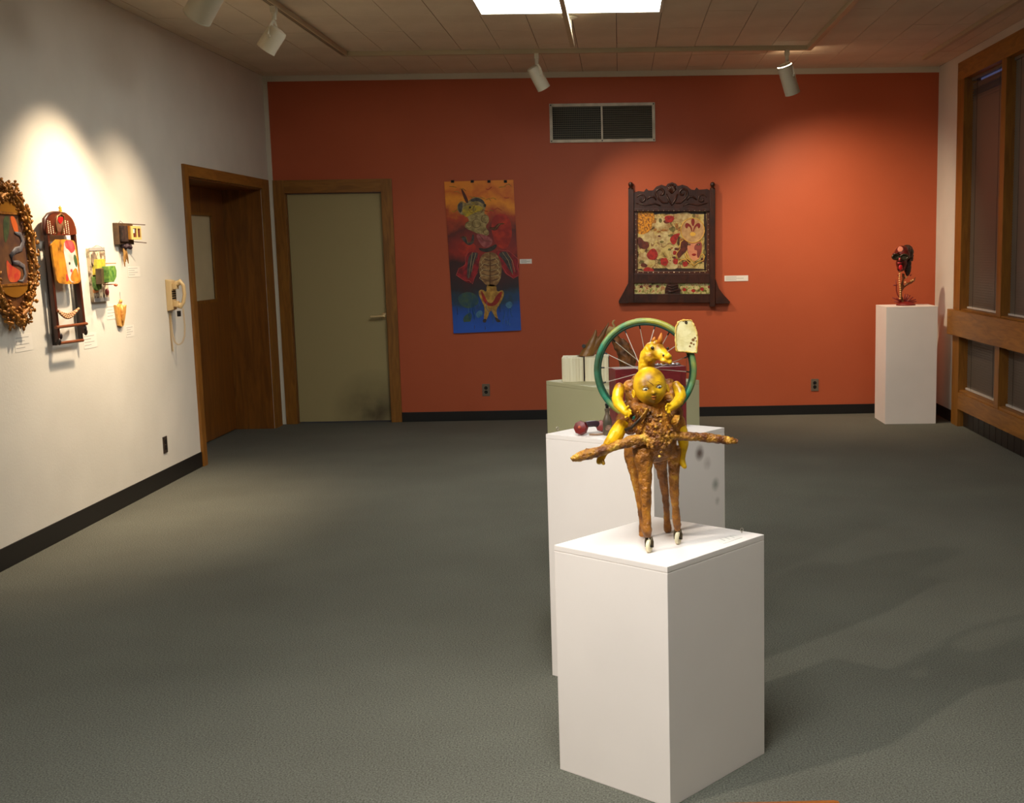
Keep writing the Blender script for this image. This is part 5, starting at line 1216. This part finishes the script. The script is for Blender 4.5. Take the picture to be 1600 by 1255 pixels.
seat_pts = [(143, 285), (325, 284), (345, 320), (362, 420), (388, 600), (378, 640), (330, 648), (215, 648), (188, 610), (165, 460)]
def seat_paint():
    mt = D.materials.new('painted_seat'); nt, bs = nodes_of(mt); tc = nt.nodes.new('ShaderNodeTexCoord')
    n = nt.nodes.new('ShaderNodeTexNoise'); n.inputs['Scale'].default_value = 14; n.inputs['Detail'].default_value = 6; nt.links.new(tc.outputs['Object'], n.inputs['Vector'])
    cr = nt.nodes.new('ShaderNodeValToRGB'); el = cr.color_ramp.elements; el[0].position = .32; el[0].color = C(110, 70, 30); el[1].position = .62; el[1].color = C(214, 150, 44); e = el.new(.45); e.color = C(190, 124, 40)
    nt.links.new(n.outputs['Fac'], cr.inputs['Fac']); nt.links.new(cr.outputs['Color'], bs.inputs['Base Color']); bs.inputs['Roughness'].default_value = .35; return mt
seat = flat(seat_pts, seat_paint(), 'seat', ch, lambda x, y: lz(x, y, .066), Vector((.008, 0, 0)), .010, 1)
sf = lambda pts, m, nm, k=0: flat(pts, m, nm, seat, lambda x, y: lz(x, y, .074), Vector((.0008+.0005*k, 0, 0)), .0008+.0005*k, 1)
M_face = mat('seat_white', C(236, 220, 206), .4, col2=C(214, 180, 170), scale=20); M_srd = mat('seat_red', C(214, 34, 44), .4, col2=C(226, 90, 90), scale=20)
sf([(262, 292), (322, 292), (350, 340), (384, 590), (374, 632), (310, 636), (290, 560), (270, 440), (258, 380)], M_face, 'painted_figure', 0)
sf([(262, 290), (324, 290), (346, 326), (352, 372), (320, 400), (300, 370), (272, 350)], M_srd, 'painted_hair', 1)
sf([(336, 420), (352, 400), (372, 470), (366, 520), (346, 480)], mat('seat_green', C(60, 92, 58), .4), 'painted_leaf', 1)
sf([(330, 540), (362, 510), (384, 590), (374, 630), (330, 632), (310, 600)], mat('seat_orange', C(236, 150, 50), .4, col2=C(214, 90, 40), scale=20), 'painted_flower', 1)
sf([(298, 470), (310, 466), (312, 488), (300, 492)], M_ch2, 'painted_eye', 2); sf([(312, 530), (326, 524), (330, 548), (316, 552)], M_srd, 'painted_mouth', 2); sf([(276, 560), (292, 580), (300, 620), (280, 630)], M_srd, 'painted_drip', 1)
for (x0_, y0_, x1_, y1_) in ((195, 1003, 446, 972), (228, 1132, 415, 1108)):
    MB().cyl(lz(x0_, y0_, .06), lz(x1_, y1_, .06), .009, n=12).build('stretcher', mat('stretcher_wood', C(122, 66, 36), .4), ch, smooth='auto')
for x, y in ((232, 1075), (222, 1120), (432, 1010), (438, 1040)):
    MB().sph(lz(x, y, .055), (.012, .012, .02), 10, 7).build('foot_knob', M_ch2, ch, smooth=True)
# beads strung across the legs
M_b1 = mat('amber_bead', C(150, 84, 44), .3); M_b2 = mat('pale_bead', C(214, 180, 130), .3)
bm_ = []
for mm_ in (M_b1, M_b2):
    q = MB().sph((0, 0, 0), .0075, 8, 6).build('bead', mm_, None, smooth=True); bm_.append(q.data); D.objects.remove(q)
nk = thing('bead_necklace', lz(290, 900, .07), 'strands of amber beads hanging across the folding chair legs', 'necklace')
for r_ in range(3):
    for i in range(22):
        u = i/21; x = 212+168*u; y = 868-18*u+(34+r_*16)*math.sin(PI*u)
        piece('bead', bm_[(i+r_) % 2], lz(x, y, .066+.003*r_), nk)

# --- green book assemblage
la = lambda x, y, xx: atx(130+x/5.456, 330+y/5.456, xx)
ga = thing('book_assemblage', la(150, 780, 0), 'narrow wall assemblage with green pages and a small dark book', 'sculpture', 'small wall assemblages')
M_ab = mat('assemblage_board', C(206, 190, 160), .6, col2=C(110, 86, 66), scale=30, detail=6, lo=.45, hi=.6)
def slabx(pts, x0_, x1_, nm, m, par, f=la, bev=.0015):
    return MB().prism([f(x, y, x1_) for x, y in pts], (x0_-x1_, 0, 0)).build(nm, m, par, bevel=bev)
slabx([(52, 318), (182, 310), (226, 765), (98, 776)], 0, .022, 'board', M_ab, ga)
slabx([(52, 312), (182, 308), (184, 334), (54, 340)], .022, .026, 'lace_band', M_ink, ga); slabx([(96, 742), (224, 732), (226, 765), (98, 776)], .022, .026, 'lace_band', M_ink, ga)
slabx([(76, 370), (96, 345), (114, 370), (112, 450), (92, 475), (78, 440)], .022, .03, 'oval_photo', mat('photo_grey', C(90, 78, 70), .4, col2=C(150, 130, 110), scale=30), ga)
M_lime = mat('lime_paper', C(150, 152, 50), .5, col2=C(206, 180, 60), scale=40, detail=6); M_grn = mat('green_paper', C(60, 110, 44), .5, col2=C(124, 160, 70), scale=40, detail=6)
slabx([(122, 412), (186, 408), (192, 500), (160, 520), (120, 545), (118, 460)], .022, .05, 'lime_page', M_lime, ga)
slabx([(104, 560), (150, 548), (160, 660), (126, 676), (112, 640)], .022, .045, 'green_page', M_grn, ga)
slabx([(152, 492), (214, 478), (218, 610), (160, 622)], .05, .085, 'dark_book', mat('dark_book', C(66, 50, 32), .5, col2=C(92, 74, 46), scale=20), ga)
slabx([(216, 470), (272, 466), (285, 510), (284, 560), (262, 604), (222, 606)], .075, .115, 'green_page', M_grn, ga)
MB().cyl(la(190, 446, .06), la(280, 444, .12), .0035, n=8).build('rod', mat('rod_pink', C(206, 140, 110), .5), ga)
MB().cyl(la(170, 626, .06), la(262, 624, .12), .0035, n=8).build('rod', MATS['rod_pink'], ga); MB().sph(la(278, 630, .125), (.012, .012, .009), 10, 7).build('rod_tip', mat('tip_red', C(206, 96, 60), .5), ga, smooth=True)
MB().sph(la(204, 690, .04), (.012, .014, .022), 10, 7).build('red_charm', mat('charm_red', C(150, 60, 54), .4), ga, smooth=True)
slabx([(92, 672), (130, 664), (134, 690), (96, 698)], .022, .03, 'orange_scrap', mat('scrap_orange', C(206, 130, 70), .6), ga)
MB().sweep([la(78, 312, .006), la(115, 290, .004), (la(160, 310, .006))], .0012, 6).build('hanging_wire', M_dark, ga)
# --- small house assemblage
lb = lambda x, y, xx: atx(160+x/10.46, 330+y/10.46, xx)
hb_ = thing('house_assemblage', lb(200, 570, 0), 'small wall assemblage of a yellow house box on dark wood with hanging ribbons', 'sculpture', 'small wall assemblages')
M_db = mat('dark_weathered_wood', C(62, 44, 28), .6, col2=C(92, 66, 38), scale=20, bump=.3, bscale=50)
MB().box(0, .03, 7.72, 7.965, 1.672, 1.808).build('back_box', M_db, hb_, bevel=.003)
HY0, HY1, HZ0, HZ1 = 7.835, 7.995, 1.703, 1.79
M_hs = mat('house_yellow', C(222, 160, 56), .5, col2=C(206, 120, 40), scale=20); M_hf = mat('house_pale', C(236, 200, 120), .5)
MB().box(.03, .062, HY0, HY1, HZ0, HZ1).build('house_box', M_hs, hb_, bevel=.002)
for a in ((HY0, HY1, HZ0, HZ0+.015), (HY0, HY1, HZ1-.015, HZ1), (HY0, HY0+.03, HZ0+.015, HZ1-.015), (HY1-.012, HY1, HZ0+.015, HZ1-.015), (HY0+.085, HY0+.105, HZ0+.015, HZ1-.015)):
    MB().box(.062, .070, *a).build('house_front_bar', M_hf, hb_, bevel=.001)
MB().box(.0622, .064, HY0+.03, HY1-.012, HZ0+.015, HZ1-.015).build('house_window', mat('window_dark', C(40, 26, 16), .5, col2=C(120, 50, 40), scale=30), hb_)
MB().box(.0642, .066, HY0+.034, HY0+.062, HZ1-.045, HZ1-.017).build('window_card', M_card, hb_)
MB().box(.0305, .05, 7.745, 7.832, 1.69, 1.79).build('dark_panel', mat('panel_black', C(34, 26, 26), .5, col2=C(70, 50, 44), scale=40), hb_, bevel=.002)
for z0_, z1_ in ((1.803, 1.800), (1.690, 1.682)):
    MB().cyl((.045, 7.93, z0_), (.085, 8.03, z1_), .0028, n=8).build('twig', mat('twig_brown', C(90, 60, 40), .6), hb_)
b = MB(); 
for i in range(7): b.sph((.025+.006*(i % 3), 7.80+.014*i, 1.662-.006*(i % 2)), .017, 8, 6)
o = b.build('dark_bundle', mat('purple_cloth', C(52, 30, 36), .7), hb_); fuse(o, .004, 2, .005, .012)
M_rib = mat('tan_ribbon', C(206, 160, 90), .5, col2=C(170, 116, 60), scale=30)
for i, (dy, L) in enumerate(((0, .13), (.012, .10), (.024, .085), (.034, .11))):
    y = 7.795+dy; MB().sweep([(.025, y, 1.66), (.028, y+.006, 1.62), (.022, y+.012+.006*i, 1.66-L*.7), (.02, y+.02+.008*i, 1.66-L)], [.004, .005, .005, .002], 8, ell=(1.3, .4)).build('ribbon', M_rib, hb_, smooth=True)
MB().sweep([(.01, 7.79, 1.806), (.006, 7.83, 1.822), (.01, 7.87, 1.806)], .0012, 6).build('hanging_wire', M_dark, hb_)
# --- gilded winged figure
wf = thing('winged_figure', la(325, 985, 0), 'small gilded figure with folded wings hanging on the white wall', 'ornament')
M_wg = mat('gilded_figure', C(206, 140, 60), .4, .2, col2=C(226, 176, 96), scale=30, bump=.3, bscale=60)
slabx([(280, 800), (302, 822), (312, 790), (330, 790), (345, 822), (370, 798), (366, 860), (356, 930), (348, 975), (330, 986), (310, 975), (296, 900)], .002, .018, 'wings', M_wg, wf)
MB().sph(la(320, 770, .014), (.010, .011, .014), 12, 8).build('head', M_wg, wf, smooth=True)
MB().sweep([la(322, 795, .02), la(325, 850, .022), la(330, 920, .02), la(332, 975, .016)], [.008, .015, .013, .006], 12, ell=(1, .6)).build('robe', mat('figure_robe', C(190, 120, 50), .45, .2, col2=C(222, 170, 90), scale=50), wf, smooth=True)
MB().sweep([la(318, 752, .01), la(312, 690, .004)], .0009, 5).build('string', MATS['string'], wf)

# --- wall telephone
tp_ = thing('wall_telephone', (0, 8.57, 1.2), 'beige corded telephone on the white wall beside the recessed door', 'telephone')
M_ph = mat('beige_phone_plastic', C(206, 178, 130), .4)
MB().quad_box([(.0005, 8.53, 1.205), (.036, 8.535, 1.215), (.036, 8.635, 1.215), (.0005, 8.64, 1.205), (.0005, 8.53, 1.43), (.036, 8.535, 1.42), (.036, 8.635, 1.42), (.0005, 8.64, 1.43)]).build('body', M_ph, tp_, bevel=.006)
MB().box(.036, .066, 8.56, 8.61, 1.36, 1.40).build('cradle', M_ph, tp_, bevel=.005); MB().box(.036, .066, 8.56, 8.61, 1.235, 1.275).build('cradle', M_ph, tp_, bevel=.005)
for r_ in range(4):
    for c_ in range(3): MB().box(.036, .039, 8.55+c_*.025, 8.568+c_*.025, 1.29+r_*.016, 1.301+r_*.016).build('key', M_dark, tp_)
h0 = [at(x, y, 8.585) for x, y in ((275.5, 444), (281, 439.5), (286.5, 446), (288.5, 460), (286.5, 473), (282, 479.5), (278, 476))]
hset = MB().sweep(h0, [.019, .0185, .0135, .0125, .0135, .0185, .019], 14).build('handset', M_ph, tp_); 
b = MB()
b2 = MB().sweep(h0, [.019, .0185, .0135, .0125, .0135, .0185, .019], 14); b2.sph(at(276.5, 443.5, 8.585), .021); b2.sph(at(280.5, 477.5, 8.585), .021); D.objects.remove(hset)
hset = b2.build('handset', M_ph, tp_); fuse(hset, .004, 5)
MB().box(.052, .072, 8.575, 8.60, 1.165, 1.205).build('hook_switch', M_dark, tp_, bevel=.003)
def coil(path, r, turns, wire, name):
    pts = [Vector(p) for p in path]; 
    # resample
    seg = [(pts[i+1]-pts[i]).length for i in range(len(pts)-1)]; tot = sum(seg); N = turns*8; out = []
    for k in range(N+1):
        s_ = tot*k/N; i = 0
        while i < len(seg)-1 and s_ > seg[i]: s_ -= seg[i]; i += 1
        c = pts[i].lerp(pts[i+1], min(1, s_/seg[i])); t = (pts[i+1]-pts[i]).normalized(); u = t.cross(Vector((1, .3, 0))).normalized(); v = t.cross(u); a = 2*PI*k/8
        out.append(c+u*math.cos(a)*r+v*math.sin(a)*r)
    MB().sweep(out, wire, 5).build(name, M_ph, tp_, smooth=True)
cp = [at(x, y, 8.57) for x, y in ((266, 489), (268, 508), (270, 524), (273.5, 535), (279, 539), (285, 535), (288.5, 524), (288.5, 508), (286, 482))]
coil(cp, .0055, 60, .0017, 'coil_cord')
coil([at(264.5, 489, 8.56), at(266, 510, 8.56), at(268, 530, 8.56), at(270, 549, 8.56)], .0055, 32, .0017, 'coil_cord')

# ================================================================== WOODEN BENCH AT THE BOTTOM EDGE
bn = thing('wooden_bench', (3.2, 2.15, 0), 'varnished wooden bench edge at the very bottom of the view', 'bench')
M_bn = mat('varnished_oak', C(146, 82, 26), .35, col2=C(112, 58, 16), scale=5, stretch=(.7, 6, 6), distort=1, detail=6)
MB().box(2.65, 3.652, 1.95, 2.347, .415, .45).build('seat', M_bn, bn, bevel=.012)
for x in (2.72, 3.56):
    for y in (1.99, 2.27): MB().box(x, x+.04, y, y+.04, 0, .415).build('leg', M_bn, bn, bevel=.003)
for y in (2.0, 2.28): MB().box(2.76, 3.56, y, y+.02, .34, .415).build('apron', M_bn, bn, bevel=.002)
